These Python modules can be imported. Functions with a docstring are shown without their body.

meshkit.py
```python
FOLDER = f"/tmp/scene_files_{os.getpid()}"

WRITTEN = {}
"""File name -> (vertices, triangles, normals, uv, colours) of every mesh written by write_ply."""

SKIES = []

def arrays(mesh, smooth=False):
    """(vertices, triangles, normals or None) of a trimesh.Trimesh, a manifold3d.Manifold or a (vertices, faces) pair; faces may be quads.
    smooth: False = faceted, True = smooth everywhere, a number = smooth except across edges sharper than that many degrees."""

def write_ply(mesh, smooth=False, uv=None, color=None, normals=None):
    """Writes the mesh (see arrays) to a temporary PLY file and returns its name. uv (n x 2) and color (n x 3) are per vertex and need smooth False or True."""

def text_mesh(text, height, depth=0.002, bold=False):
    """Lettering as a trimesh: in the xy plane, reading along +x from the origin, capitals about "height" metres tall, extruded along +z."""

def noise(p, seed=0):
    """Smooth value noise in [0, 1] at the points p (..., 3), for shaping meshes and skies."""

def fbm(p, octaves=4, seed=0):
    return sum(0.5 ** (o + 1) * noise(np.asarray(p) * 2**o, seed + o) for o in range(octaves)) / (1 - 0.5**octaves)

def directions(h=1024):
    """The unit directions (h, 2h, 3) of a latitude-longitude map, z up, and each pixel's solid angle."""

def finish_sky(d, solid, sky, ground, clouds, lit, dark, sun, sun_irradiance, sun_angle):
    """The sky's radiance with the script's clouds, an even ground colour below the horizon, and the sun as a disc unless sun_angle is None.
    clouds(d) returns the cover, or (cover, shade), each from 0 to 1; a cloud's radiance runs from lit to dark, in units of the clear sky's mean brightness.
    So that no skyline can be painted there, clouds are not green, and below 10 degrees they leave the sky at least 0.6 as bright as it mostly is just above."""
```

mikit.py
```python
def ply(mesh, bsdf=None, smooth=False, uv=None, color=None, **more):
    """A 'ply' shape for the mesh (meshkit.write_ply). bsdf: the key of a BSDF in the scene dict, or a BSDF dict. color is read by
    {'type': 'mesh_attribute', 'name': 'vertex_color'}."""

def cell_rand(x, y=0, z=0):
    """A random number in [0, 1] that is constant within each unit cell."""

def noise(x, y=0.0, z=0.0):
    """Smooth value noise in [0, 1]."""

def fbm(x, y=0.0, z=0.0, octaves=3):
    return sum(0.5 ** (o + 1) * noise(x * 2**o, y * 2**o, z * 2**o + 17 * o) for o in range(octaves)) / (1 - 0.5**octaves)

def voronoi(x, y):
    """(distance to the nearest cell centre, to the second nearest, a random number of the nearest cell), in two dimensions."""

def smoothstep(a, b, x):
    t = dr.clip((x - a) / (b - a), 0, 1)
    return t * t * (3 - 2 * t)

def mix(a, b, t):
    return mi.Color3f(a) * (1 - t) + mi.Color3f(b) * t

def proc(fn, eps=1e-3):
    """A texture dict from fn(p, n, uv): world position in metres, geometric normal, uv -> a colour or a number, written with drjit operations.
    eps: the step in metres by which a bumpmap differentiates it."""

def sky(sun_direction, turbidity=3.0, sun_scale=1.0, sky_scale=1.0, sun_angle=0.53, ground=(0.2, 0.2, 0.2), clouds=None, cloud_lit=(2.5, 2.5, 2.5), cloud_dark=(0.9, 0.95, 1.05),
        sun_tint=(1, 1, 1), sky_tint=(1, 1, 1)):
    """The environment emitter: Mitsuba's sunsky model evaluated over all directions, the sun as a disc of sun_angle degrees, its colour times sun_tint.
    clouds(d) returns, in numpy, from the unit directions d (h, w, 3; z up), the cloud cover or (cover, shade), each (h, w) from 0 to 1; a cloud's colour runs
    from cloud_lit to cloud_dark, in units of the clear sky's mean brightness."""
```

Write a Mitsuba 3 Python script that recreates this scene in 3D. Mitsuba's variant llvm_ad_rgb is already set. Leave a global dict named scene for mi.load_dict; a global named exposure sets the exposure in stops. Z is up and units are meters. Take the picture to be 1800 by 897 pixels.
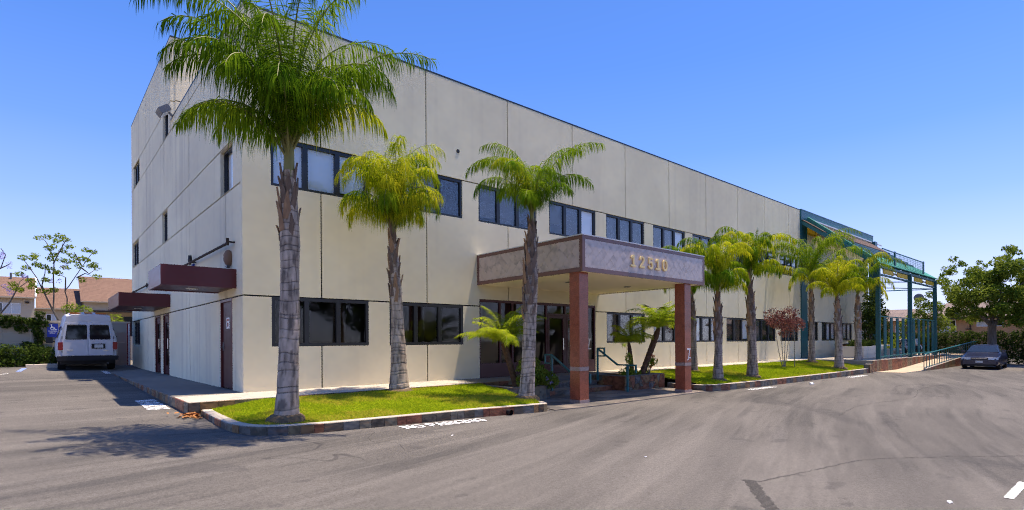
import math, random
import numpy as np, trimesh, mitsuba as mi, drjit as dr
import mikit, meshkit
from mikit import proc, fbm, noise, voronoi, cell_rand, smoothstep, mix
from shapely.geometry import Polygon, box as sbox, MultiPolygon, MultiPoint
from shapely.ops import voronoi_diagram
import manifold3d as m3
TF = mi.ScalarTransform4f
# ------------------------------------------------------------------ camera, sky, sun, exposure
scene, labels = {}, {}
EYE = (-3.375, -12.804, 1.3)
YAW, PITCH, ROLL = 0.7152, 0.0006, -0.0066
RIGHT = np.array([math.cos(YAW), -math.sin(YAW), 0]); FWD = np.array([math.sin(YAW), math.cos(YAW), 0])
tgt = np.array(EYE) + FWD * math.cos(PITCH) + np.array([0, 0, math.sin(PITCH)])
up = np.array([0, 0, 1.0]) - ROLL * RIGHT
scene['camera'] = {'type': 'perspective', 'fov': 2 * math.degrees(math.atan(900 / 959.89)), 'fov_axis': 'x',
    'principal_point_offset_x': 0.0, 'principal_point_offset_y': (448.5 - 599.86) / 897, 'near_clip': 0.05, 'far_clip': 3000.0,
    'to_world': TF().look_at(origin=list(EYE), target=tgt.tolist(), up=up.tolist())}
def haze_veil(d):        # thin whitish summer haze that thickens towards the horizon all round
    el = np.degrees(np.arcsin(np.clip(d[..., 2], -1, 1)))
    return np.clip(np.interp(el, [0, 3, 7, 12, 18, 26, 40], [.80, .66, .40, .17, .05, .01, 0]) * (.86 + .28 * meshkit.fbm(d * np.array([3, 3, 9.]), 4, 3)), 0, 1)
scene['sky'] = mikit.sky((0.235, -0.065, 1.0), turbidity=2.6, sun_scale=0.75, sky_scale=0.90, sky_tint=(0.47, 0.69, 1.12), ground=(0.16, 0.15, 0.14), clouds=haze_veil, cloud_lit=(2.2, 2.1, 2.3))
exposure = 2.76

# ------------------------------------------------------------------ helpers
def zg(s, t):
    s = np.asarray(s, float); t = np.asarray(t, float)
    g = np.where(s < 6.5, -.0247 * (np.clip(s, -4, 6.5) + 1.3), -.193 - .006 * (np.clip(s, 6.5, 36) - 6.5))
    return .0154 * (np.clip(t, -20, 20) + 1.4) + g
def key(parent, name):
    base = f'{parent}__{name}' if parent else name
    k, i = base, 0
    while k in scene or k in RESERVED: i += 1; k = f'{base}_{i:03d}'
    RESERVED.add(k); return k
RESERVED = set()
def lab(k, label, cat=None, group=None, kind=None):
    d = labels.setdefault(k, {})
    if label: d['label'] = label
    if cat: d['category'] = cat
    if group: d['group'] = group
    if kind: d['kind'] = kind
    return k
def thing(name, label, cat, group=None, kind=None):
    k = key(None, name); lab(k, label, cat, group, kind); return k
def arr(m):
    if isinstance(m, list): return join(m)
    if isinstance(m, tuple): return np.asarray(m[0], float), np.asarray(m[1], int)
    if hasattr(m, 'to_mesh'):
        q = m.to_mesh(); return np.array(q.vert_properties[:, :3], float), np.array(q.tri_verts)
    return np.array(m.vertices), np.array(m.faces)
def join(ms):
    V, F, n = [], [], 0
    for m in ms:
        v, f = arr(m)
        if f.shape[1] == 4: f = np.vstack([f[:, [0, 1, 2]], f[:, [0, 2, 3]]])
        V.append(v); F.append(f + n); n += len(v)
    return np.vstack(V), np.vstack(F)
def put(parent, name, mesh, mat, smooth=False, color=None, kind=None, label=None):
    if isinstance(mesh, list): mesh = join(mesh)
    k = key(parent, name)
    scene[k] = mikit.ply(trimesh.Trimesh(*arr(mesh), process=False), mat, smooth=smooth, color=color)
    if kind: lab(k, None, kind=kind)
    if label: lab(k, label)
    return k
def single(name, mesh, mat, label, cat, group=None, kind=None, smooth=False, color=None):
    if isinstance(mesh, list): mesh = join(mesh)
    k = thing(name, label, cat, group, kind)
    scene[k] = mikit.ply(trimesh.Trimesh(*arr(mesh), process=False), mat, smooth=smooth, color=color); return k
BF = np.array([[0, 2, 1], [1, 2, 3], [4, 5, 6], [5, 7, 6], [0, 1, 4], [1, 5, 4], [2, 6, 3], [3, 6, 7], [0, 4, 2], [2, 4, 6], [1, 3, 5], [3, 7, 5]])
def box(x0, x1, y0, y1, z0, z1):
    return np.array([[x, y, z] for z in (z0, z1) for y in (y0, y1) for x in (x0, x1)], float), BF
def cbox(x0, x1, y0, y1, z0, z1, c=.01):
    P = []
    for x, dx in ((x0, 1), (x1, -1)):
        for y, dy in ((y0, 1), (y1, -1)):
            for z, dz in ((z0, 1), (z1, -1)):
                P += [(x + dx * c, y, z + 0 * c), (x, y + dy * c, z), (x, y, z + dz * c)]
    P = np.array(P, float)
    # proper chamfer: each corner cut by three points on its edges
    return arr(trimesh.convex.convex_hull(P))
def hexa(b, t):
    """8-corner solid from bottom quad b and top quad t (counter-clockwise)."""
    V = np.array(list(b) + list(t), float)
    F = [[0, 2, 1], [0, 3, 2], [4, 5, 6], [4, 6, 7]]
    for i in range(4):
        j = (i + 1) % 4; F += [[i, j, 4 + j], [i, 4 + j, 4 + i]]
    return V, np.array(F)
def tube(P, R, n=8, cap=True):
    P = np.asarray(P, float); R = np.broadcast_to(np.asarray(R, float), (len(P),))
    V, F = [], []
    T = np.gradient(P, axis=0); T /= np.linalg.norm(T, axis=1, keepdims=True) + 1e-12
    a = np.array([0, 0, 1.0]) if abs(T[0][2]) < .9 else np.array([1.0, 0, 0])
    u = np.cross(T[0], a); u /= np.linalg.norm(u)
    th = np.arange(n) * 2 * np.pi / n
    for i in range(len(P)):
        u = u - T[i] * (u @ T[i]); u /= np.linalg.norm(u) + 1e-12; w = np.cross(T[i], u)
        V.append(P[i] + R[i] * (np.cos(th)[:, None] * u + np.sin(th)[:, None] * w))
    V = np.vstack(V)
    for i in range(len(P) - 1):
        for j in range(n):
            a0, a1 = i * n + j, i * n + (j + 1) % n; b0, b1 = a0 + n, a1 + n
            F += [[a0, a1, b1], [a0, b1, b0]]
    if cap:
        F += [[0, j + 1, j] for j in range(1, n - 1)]; o = (len(P) - 1) * n; F += [[o, o + j, o + j + 1] for j in range(1, n - 1)]
    return V, np.array(F)
def bar(p, q, w, h=None):
    """square bar from p to q"""
    p, q = np.array(p, float), np.array(q, float); d = (q - p) / np.linalg.norm(q - p)
    a = np.array([0, 0, 1.0]) if abs(d[2]) < .9 else np.array([0, 1.0, 0])
    u = np.cross(d, a); u /= np.linalg.norm(u); v = np.cross(u, d); h = h or w
    c = [-u * w / 2 - v * h / 2, u * w / 2 - v * h / 2, u * w / 2 + v * h / 2, -u * w / 2 + v * h / 2]
    return hexa([p + x for x in c], [q + x for x in c])
def loft(rings, cap=True):
    R = np.array(rings, float); m, n = R.shape[:2]; F = []
    for i in range(m - 1):
        for j in range(n):
            a, b = i * n + j, i * n + (j + 1) % n; F += [[a, b, b + n], [a, b + n, a + n]]
    V = R.reshape(-1, 3)
    if cap:
        for i in (0, m - 1):
            V = np.vstack([V, R[i].mean(0)]); c = len(V) - 1
            F += [[c, i * n + j, i * n + (j + 1) % n] for j in range(n)]
    return V, np.array(F)
def front(a, z, d): return np.stack([a, d, z], -1)      # facade facing -y, d inwards
def leftw(a, z, d): return np.stack([d, a, z], -1)      # facade facing -x, d inwards
def ext(poly, d0, d1, mp):
    out = []
    for g in (poly.geoms if isinstance(poly, MultiPolygon) else [poly]):
        if g.is_empty or g.area < 1e-6: continue
        m = trimesh.creation.extrude_polygon(g, d1 - d0, engine='earcut'); v = m.vertices
        out.append((mp(v[:, 0], v[:, 1], d0 + v[:, 2]), np.array(m.faces)))
    return join(out)
def sheet(a0, a1, z0, z1, d, mp):
    a = np.array([a0, a1, a1, a0]); z = np.array([z0, z0, z1, z1])
    return mp(a, z, np.full(4, float(d))), np.array([[0, 1, 2], [0, 2, 3]])
def xf(m, M):
    v, f = arr(m); return v @ M[:3, :3].T + M[:3, 3], f
def place(x, y, z, rz=0., s=1.):
    c, n = math.cos(rz), math.sin(rz); M = np.eye(4); M[:3, :3] = s * np.array([[c, -n, 0], [n, c, 0], [0, 0, 1]]); M[:3, 3] = (x, y, z); return M
def leaves(centres, radii, n, size, seed, flat=.75, shell=.35):
    """n leaf-sized two-triangle blades spread through the clumps' volume"""
    g = np.random.default_rng(seed); C = np.asarray(centres, float); R = np.asarray(radii, float)
    if R.ndim == 1: R = np.stack([R, R, R * flat], 1)
    w = R.prod(1) ** .75; i = g.choice(len(C), n, p=w / w.sum())
    d = g.normal(size=(n, 3)); d /= np.linalg.norm(d, axis=1, keepdims=True)
    r = (shell + (1 - shell) * g.random(n)) ** .6
    P = C[i] + d * r[:, None] * R[i]
    s = size * (.6 + .8 * g.random(n))[:, None]
    u = g.normal(size=(n, 3)) + np.array([0, 0, -.25]); u /= np.linalg.norm(u, axis=1, keepdims=True)
    nn = g.normal(size=(n, 3)) + np.array([0, 0, .9]); v = np.cross(nn, u); v /= np.linalg.norm(v, axis=1, keepdims=True) + 1e-9
    V = np.stack([P - u * s, P + v * s * .42, P + u * s, P - v * s * .42], 1).reshape(-1, 3)
    k = np.arange(n)[:, None] * 4
    return V, np.vstack([k + [0, 1, 2], k + [0, 2, 3]])

# ------------------------------------------------------------------ materials
def two(d): return {'type': 'twosided', 'bsdf': d}
def rgb(c): return {'type': 'rgb', 'value': [float(x) for x in c]} if not isinstance(c, dict) else c
def P(k, c, rough=.6, spec=.4, metal=0., bump=None, bs=.002, **kw):
    d = {'type': 'principled', 'base_color': rgb(c), 'roughness': rough, 'specular': spec, 'metallic': metal, **kw}
    if bump: d = {'type': 'bumpmap', 'arbitrary': bump, 'scale': bs, 'bsdf': d}
    scene[k] = two(d); return k
def leafmat(k, a, b, trans=.8, rough=.55, f=9.):
    def c(p, n, uv): return mix(a, b, smoothstep(.2, .8, .55 * noise(p.x * f, p.y * f, p.z * f) + .45 * noise(p.x * 1.3, p.y * 1.3, p.z * 1.3 + 7)))
    scene[k] = {'type': 'principledthin', 'base_color': proc(c), 'roughness': rough, 'diff_trans': trans, 'eta': 1.3}; return k
def stucco(a, b, streak):
    def c(p, n, uv):
        m = fbm(p.x * .55, p.y * .55, p.z * .5, 4)
        fine = fbm(p.x * 6, p.y * 6, p.z * 6, 3)
        st = fbm(p.x * 3.2 + 5, p.y * 3.2, p.z * .12, 3)
        t = .5 * smoothstep(.3, .7, m) + .3 * fine + streak * smoothstep(.5, .75, st)
        return mix(a, b, dr.clip(t, 0, 1))
    return c
def bump_st(p, n, uv): return fbm(p.x * 65, p.y * 65, p.z * 65, 2)
P('paint_front', proc(stucco((.82, .74, .52), (.655, .59, .425), .22)), .9, .1, bump=proc(bump_st, .004), bs=.0006)
P('paint_left', proc(stucco((.81, .73, .51), (.64, .575, .42), .55)), .9, .1, bump=proc(bump_st, .004), bs=.003)
P('joint_dark', (.02, .02, .022), .8)
P('frame_black', (.014, .016, .02), .35, .5)
P('frame_char', (.020, .021, .023), .35, .5)
P('maroon', (.060, .010, .012), .4, .5)
P('maroon_dark', (.10, .013, .015), .3, .5)
P('blind_white', (.72, .74, .76), .7)
P('blind_grey', (.13, .14, .155), .7)
P('blind_dark', (.05, .055, .065), .7)
P('room_paint', (.62, .60, .55), .9)
P('room_carpet', (.16, .16, .17), .95)
P('curtain', (.55, .56, .55), .8)
scene['glass'] = {'type': 'thindielectric', 'int_ior': 1.6}
scene['glass_dark'] = {'type': 'thindielectric', 'int_ior': 1.45, 'specular_transmittance': rgb((.16, .17, .19)), 'specular_reflectance': rgb((.62, .62, .62))}
P('cap_metal', (.028, .04, .05), .4, .5)
P('cap_light', (.60, .60, .60), .4, .5)
P('green_steel', (.008, .085, .10), .38, .5)
P('green_steel2', (.016, .13, .135), .42, .5)
P('green_deck', (.045, .24, .17), .6)
P('yellow_panel', (.62, .40, .02), .55)
P('brown_deck', (.085, .05, .032), .7)
P('concrete', proc(lambda p, n, uv: mix((.44, .39, .33), (.30, .265, .22), fbm(p.x * 2.2, p.y * 2.2, p.z * 2.2, 4))), .85, .2, bump=proc(lambda p, n, uv: fbm(p.x * 40, p.y * 40, p.z * 40, 2), .003), bs=.002)
P('walk_slate', proc(lambda p, n, uv: mix((.20, .18, .155), (.115, .105, .095), fbm(p.x * 1.6, p.y * .7, p.z, 4))), .7, .3, bump=proc(lambda p, n, uv: fbm(p.x * 14, p.y * 14, 0, 3), .004), bs=.004)
P('ramp_conc', proc(lambda p, n, uv: mix((.46, .36, .26), (.34, .265, .19), fbm(p.x * 1.2, p.y * 1.2, p.z, 4))), .85, .2)
P('slab_dark', proc(lambda p, n, uv: mix((.20, .165, .14), (.085, .08, .078), smoothstep(.3, .7, fbm(p.x * 1.9, p.y * 1.9, 0, 4)))), .5, .4)
SL = [(.115, .115, .115), (.26, .09, .042), (.17, .15, .11), (.085, .07, .055), (.22, .165, .09), (.20, .068, .038), (.15, .138, .12), (.24, .13, .055)]
for i, c in enumerate(SL):
    def sc(p, n, uv, c=c, i=i):
        v = fbm(p.x * 9 + i, p.y * 9, p.z * 9, 3); w = fbm(p.x * 3, p.y * 3, p.z * 14 + i * 3, 3)
        return mix(mix(c, [x * .45 for x in c], smoothstep(.35, .7, v)), (.24, .12, .055), .45 * smoothstep(.55, .75, w))
    P(f'slate_{i}', proc(sc), .55, .4, bump=proc(lambda p, n, uv: fbm(p.x * 16, p.y * 16, p.z * 16, 3), .004), bs=.006)
P('mortar', (.13, .12, .105), .9)
for i, c in enumerate([(.53, .43, .37), (.545, .445, .385), (.51, .415, .355), (.535, .435, .375)]):
    def mc(p, n, uv, c=c, i=i):
        v = fbm(p.x * 5 + i * 2, p.y * 5, p.z * 5, 4)
        return mix([x * 1.06 for x in c], [x * .72 for x in c], smoothstep(.38, .85, v))
    P(f'marble_{i}', proc(mc), .22, .5)
P('trim_rose', proc(lambda p, n, uv: mix((.20, .095, .076), (.145, .068, .055), fbm(p.x * 14, p.y * 14, p.z * 14, 3))), .3, .5)
def gran(a, b):
    return proc(lambda p, n, uv: mix(a, b, smoothstep(.3, .7, fbm(p.x * 45, p.y * 45, p.z * 45, 2) * .7 + .3 * fbm(p.x * 6, p.y * 6, p.z * 6, 2))))
P('granite', gran((.38, .10, .05), (.25, .062, .032)), .25, .5)
P('granite_band', gran((.40, .29, .25), (.30, .20, .17)), .3, .5)
P('soffit', (.80, .70, .48), .9, .2)
P('brass', (.85, .63, .27), .4, .5, metal=.2)
P('white_paint', proc(lambda p, n, uv: mix((.78, .78, .78), (.30, .30, .30), smoothstep(.66, .78, fbm(p.x * 9, p.y * 9, 0, 4)))), .7, .3)
P('blue_paint', (.16, .22, .42), .7)
P('white', (.78, .78, .78), .5)
P('black', (.012, .012, .014), .5)
P('rubber', (.018, .018, .018), .8, .2)
P('chrome', (.75, .76, .78), .15, .5, metal=1.)
P('steel_grey', (.12, .12, .125), .45, .5)
P('red_lamp', (.30, .012, .012), .2, .6)
P('amber', (.55, .17, .03), .25, .6)
P('plate', (.55, .55, .52), .4)
P('van_paint', (.58, .58, .61), .32, .5, clearcoat=.6, clearcoat_gloss=.9)
P('car_paint', (.008, .012, .042), .22, .5, metal=.2, clearcoat=1., clearcoat_gloss=.95)
P('car_paint2', (.05, .05, .055), .22, .5, metal=.2, clearcoat=1., clearcoat_gloss=.95)
P('car_glass', (.01, .012, .014), .04, .8)
P('lamp_glass', (.62, .64, .66), .08, .8)
P('sign_blue', (.015, .035, .30), .4)
P('fence_wall', proc(lambda p, n, uv: mix((.52, .46, .36), (.40, .34, .265), fbm(p.x * 1.1, p.y * 1.1, p.z * 1.4, 4))), .9, .2)
P('fence_wall2', proc(lambda p, n, uv: mix((.50, .37, .29), (.40, .29, .22), fbm(p.x * 1.6, p.y * 1.6, p.z * 1.6, 4))), .9, .2)
P('apt_wall', proc(lambda p, n, uv: mix((.56, .45, .31), (.47, .37, .25), fbm(p.x * .7, p.y * .7, p.z * .7, 4))), .9, .2)
P('house_wall', proc(lambda p, n, uv: mix((.50, .29, .15), (.43, .245, .125), fbm(p.x * .9, p.y * .9, p.z * .9, 4))), .9, .2)
def shingle(a, b):
    return proc(lambda p, n, uv: mix(a, b, .6 * cell_rand(p.x * 3.2 + .5 * dr.floor(p.z * 6), 0, dr.floor(p.z * 6)) + .4 * fbm(p.x * .6, p.y * .6, p.z * .6, 3)))
P('roof_brown', shingle((.215, .135, .10), (.15, .092, .068)), .9, .2)
P('roof_grey', shingle((.24, .19, .165), (.17, .135, .12)), .9, .2)
P('wood_dark', (.045, .03, .022), .8)
P('planter_white', (.55, .54, .50), .8)
P('bin_tan', (.26, .15, .09), .7)
P('root_dirt', proc(lambda p, n, uv: mix((.20, .145, .085), (.075, .052, .035), fbm(p.x * 28, p.y * 28, p.z * 28, 3))), .95, .1, bump=proc(lambda p, n, uv: fbm(p.x * 40, p.y * 40, p.z * 40, 2), .003), bs=.012)
P('soil', (.06, .042, .028), .95, .1)
P('bark_grey', proc(lambda p, n, uv: mix((.20, .175, .15), (.085, .07, .06), fbm(p.x * 18, p.y * 18, p.z * 5, 3))), .9, .1, bump=proc(lambda p, n, uv: fbm(p.x * 20, p.y * 20, p.z * 5, 3), .004), bs=.01)
P('bark_brown', proc(lambda p, n, uv: mix((.17, .095, .055), (.055, .03, .02), fbm(p.x * 30, p.y * 30, p.z * 22, 3))), .9, .1, bump=proc(lambda p, n, uv: fbm(p.x * 30, p.y * 30, p.z * 25, 3), .004), bs=.012)
P('bark_light', proc(lambda p, n, uv: mix((.34, .29, .24), (.17, .14, .115), fbm(p.x * 12, p.y * 12, p.z * 4, 3))), .9, .1)
P('boot', proc(lambda p, n, uv: mix((.27, .19, .14), (.08, .052, .038), fbm(p.x * 26, p.y * 26, p.z * 7, 3))), .9, .1)
P('boot_tan', proc(lambda p, n, uv: mix((.42, .25, .14), (.22, .13, .08), fbm(p.x * 26, p.y * 26, p.z * 9, 3))), .9, .1)
scene['trunk_vc'] = two({'type': 'bumpmap', 'arbitrary': proc(lambda p, n, uv: fbm(p.x * 26, p.y * 26, p.z * 30, 3), .003), 'scale': .006,
    'bsdf': {'type': 'principled', 'base_color': {'type': 'mesh_attribute', 'name': 'vertex_color'}, 'roughness': .85, 'specular': .2}})
leafmat('frond_dark', (.055, .125, .006), (.18, .285, .012), .7)
leafmat('frond_mid', (.085, .19, .008), (.27, .36, .016), .8)
leafmat('frond_yellow', (.30, .39, .010), (.62, .60, .03), 1.0)
leafmat('frond_dry', (.32, .24, .05), (.42, .30, .08), .7)
leafmat('frond_pygmy', (.20, .31, .015), (.46, .52, .03), 1.0)
scene['rachis'] = two({'type': 'principled', 'base_color': rgb((.22, .22, .075)), 'roughness': .5, 'specular': .4})
leafmat('leaf_green', (.085, .145, .016), (.25, .30, .045), .85, f=6.)
leafmat('leaf_light', (.17, .25, .02), (.32, .38, .05), .9, f=6.)
leafmat('leaf_dark', (.025, .05, .012), (.085, .12, .025), .6, f=6.)
leafmat('leaf_ivy', (.025, .05, .010), (.10, .145, .025), .6, f=5.)
leafmat('leaf_red', (.085, .028, .026), (.20, .09, .08), .6, f=7.)
leafmat('petal_purple', (.36, .27, .60), (.46, .36, .70), .6)
leafmat('petal_red', (.60, .05, .02), (.70, .16, .03), .6)
def grass_c(p, n, uv):
    dry = smoothstep(.50, .66, fbm(p.x * .9 + 3.1, p.y * .9, 0, 3)); q = noise(p.x * 21, p.y * 21, 0)
    edge = smoothstep(.1, .9, noise(p.x * 55, p.y * 55, 3))
    g = mix((.23, .36, .012), (.47, .51, .022), .5 * q + .5 * edge)
    return mix(g, (.52, .40, .07), .8 * dry * edge)
scene['grass'] = {'type': 'principledthin', 'base_color': proc(grass_c), 'roughness': .5, 'diff_trans': .7, 'eta': 1.4}
P('turf', proc(lambda p, n, uv: mix((.17, .23, .012), (.30, .30, .03), fbm(p.x * 8, p.y * 8, 0, 3))), .95, .1)
def asphalt(p, n, uv):
    x, y = p.x, p.y
    base = fbm(x * .35, y * .35, 0, 4)
    a = x * .955 + y * .297; b = -x * .297 + y * .955        # worn lanes run along the lot
    wob = 1.2 * noise(x * .10, y * .10, 4)
    st = fbm(a * .16, b * 1.5 + wob * 3, 1, 5); st2 = fbm(a * .33 + 9, b * 5.5 + wob * 6, 2, 4)
    grit = noise(x * 110, y * 110, 0); grit2 = noise(x * 48, y * 48, 5)
    c = mix((.116, .106, .096), (.077, .071, .065), smoothstep(.25, .75, .5 * base + .5 * st))
    c = mix(c, (.052, .049, .047), .6 * smoothstep(.55, .70, st2) * smoothstep(.42, .62, base))
    c = mix(c, (.142, .130, .118), .38 * smoothstep(.55, .68, fbm(a * .2 + 20, b * 3.2 + wob * 4, 8, 4)))
    tyre = dr.abs(fbm(a * .07 + 40, b * .22, 3, 2) - .5)
    tread = .55 + .45 * smoothstep(.35, .65, noise(a * 9, b * 9, 21))
    c = mix(c, (.042, .04, .04), .6 * tread * smoothstep(.008, .003, tyre) * smoothstep(.45, .65, noise(a * .45, b * .45, 9)))
    crack = dr.abs(fbm(x * .23 + 3, y * .23 + 8, 6, 5) - .5)
    c = mix(c, (.035, .033, .033), .7 * smoothstep(.0020, .0005, crack) * smoothstep(.60, .68, noise(x * .18, y * .18, 11)))
    oil = smoothstep(.76, .80, fbm(x * 2.2, y * 2.2, 13, 3)); c = mix(c, (.05, .047, .047), .45 * oil)
    fine = fbm(a * 1.1 + 3, b * 15 + wob * 6, 4, 3); c = c * (.88 + .24 * fine)
    k = .66 + .44 * grit + .24 * grit2
    return c * k
P('asphalt', proc(asphalt), .82, .3, bump=proc(lambda p, n, uv: noise(p.x * 70, p.y * 70, 0) + .7 * noise(p.x * 150, p.y * 150, 3), .003), bs=.004)
P('earth', proc(lambda p, n, uv: mix((.16, .14, .11), (.11, .10, .08), fbm(p.x * .2, p.y * .2, 0, 4))), .95, .1)
P('dry_leaf', (.38, .16, .05), .8)
P('cloth_white', (.72, .72, .76), .9)
P('cloth_dark', (.02, .02, .028), .9)
P('cloth_dots', proc(lambda p, n, uv: mix((.03, .03, .045), (.6, .6, .62), smoothstep(.38, .30, voronoi(p.x * 11 + p.y * 11, p.z * 11)[0]))), .9)
P('skin', (.42, .25, .17), .6)
P('hair', (.02, .015, .012), .6)

# ------------------------------------------------------------------ ground
def grid(S, Tt, zf):
    A, B = np.meshgrid(S, Tt, indexing='ij'); V = np.stack([A, B, zf(A, B)], -1).reshape(-1, 3)
    n, m = A.shape; i = (np.arange(n - 1)[:, None] * m + np.arange(m - 1)).ravel()
    return V, np.vstack([np.stack([i, i + m, i + m + 1], 1), np.stack([i, i + m + 1, i + 1], 1)])
S = np.concatenate([np.arange(-40, -6, 2.), np.arange(-6, 46, .5), [46., 60.]]); Tg = np.concatenate([np.arange(-44, -8, 2.), np.arange(-8, 20, .5), [20.]])
single('parking_lot', grid(S, Tg, zg), 'asphalt', 'worn grey asphalt parking lot in front of the office building', 'parking lot', kind='structure', smooth=True)
single('ground', grid(np.linspace(-900, 900, 61), np.linspace(-900, 900, 61), lambda s, t: np.full_like(s, -.62) + 0 * s), 'earth', 'bare earth reaching to the horizon beyond the lot', 'ground', kind='structure')

# ------------------------------------------------------------------ office building
OB = thing('office_building', 'two storey cream concrete panel office building with dark ribbon windows', 'building')
Z0, Z1, ZS, Z2, Z4, ZT, ZW = .10, 2.3494, 4.8374, 5.9544, 8.398, 8.74, 11.55
SE, TE, TC = 41.57, 18.4, 8.35
JT = .017
joints = [1.745 + 2.936 * k for k in range(14)]
wins_f, wins_l = [], []
for k, j in enumerate(joints):
    a0, a1 = j - 1.145, j + 1.205
    if k not in (2, 3): wins_f.append((a0, a1, 1.22, Z1 - .006, 3, 'low', k))
    wins_f.append((a0, a1, 4.85, Z2 - .006, 3, 'up', k))
ENT = (6.48, 11.715, .2253, 2.56)
cut_f = [sbox(a0, z0, a1, z1) for a0, z0, a1, z1 in [(w[0], w[2], w[1], w[3]) for w in wins_f]] + [sbox(ENT[0], ENT[2] - .2, ENT[1], ENT[3])]
def panels(rows, spans, cuts, mp, mat, thick=.14):
    from shapely.ops import unary_union
    holes = unary_union(cuts)
    for (z0, z1), sp in zip(rows, spans):
        for a0, a1 in zip(sp[:-1], sp[1:]):
            g = sbox(a0 + JT, z0 + JT, a1 - JT, z1 - JT).difference(holes)
            if g.is_empty: continue
            for q in getattr(g, 'geoms', [g]): put(OB, 'wall_panel', ext(q, 0, thick, mp), mat)
fj = [0 - JT] + joints + [SE]
panels([(Z0, Z1), (Z1, Z2), (Z2, ZT)], [fj, fj, fj], cut_f, front, 'paint_front')
back = sbox(.03, Z0, SE - .03, ZT - .02)
for c in cut_f: back = back.difference(c.buffer(.001))
put(OB, 'joint_backing', ext(back, .035, .05, front), 'joint_dark')
wins_l = [(.765, 1.86, 4.86, 5.93, 1), (9.03, 10.1, 4.86, 5.93, 1), (8.8, 9.86, 8.42, 9.40, 1), (15.7, 17.6, 8.42, 9.40, 3), (16.05, 18.1, 4.86, 5.93, 3), (15.85, 18.12, 1.268, 2.335, 3)]
DOORS = [(.87, 1.9, .2253, 2.335), (8.82, 9.93, .2253, 2.335), (10.55, 11.68, .2253, 2.335)]
cut_l = [sbox(w[0], w[2], w[1], w[3]) for w in wins_l] + [sbox(d[0], d[2] - .2, d[1], d[3]) for d in DOORS]
ljA, ljB = [0, 1.41, 5.5, 9.66, 13.8, TE], [0, 5.5, 9.66, 13.8, TE]
panels([(Z0, Z1), (Z1, ZS), (ZS, Z2), (Z2, Z4)], [ljA, ljA, ljB, ljB], cut_l, leftw, 'paint_left')
panels([(Z4, ZT)], [[0, 5.5, TC]], cut_l, leftw, 'paint_left')
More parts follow.
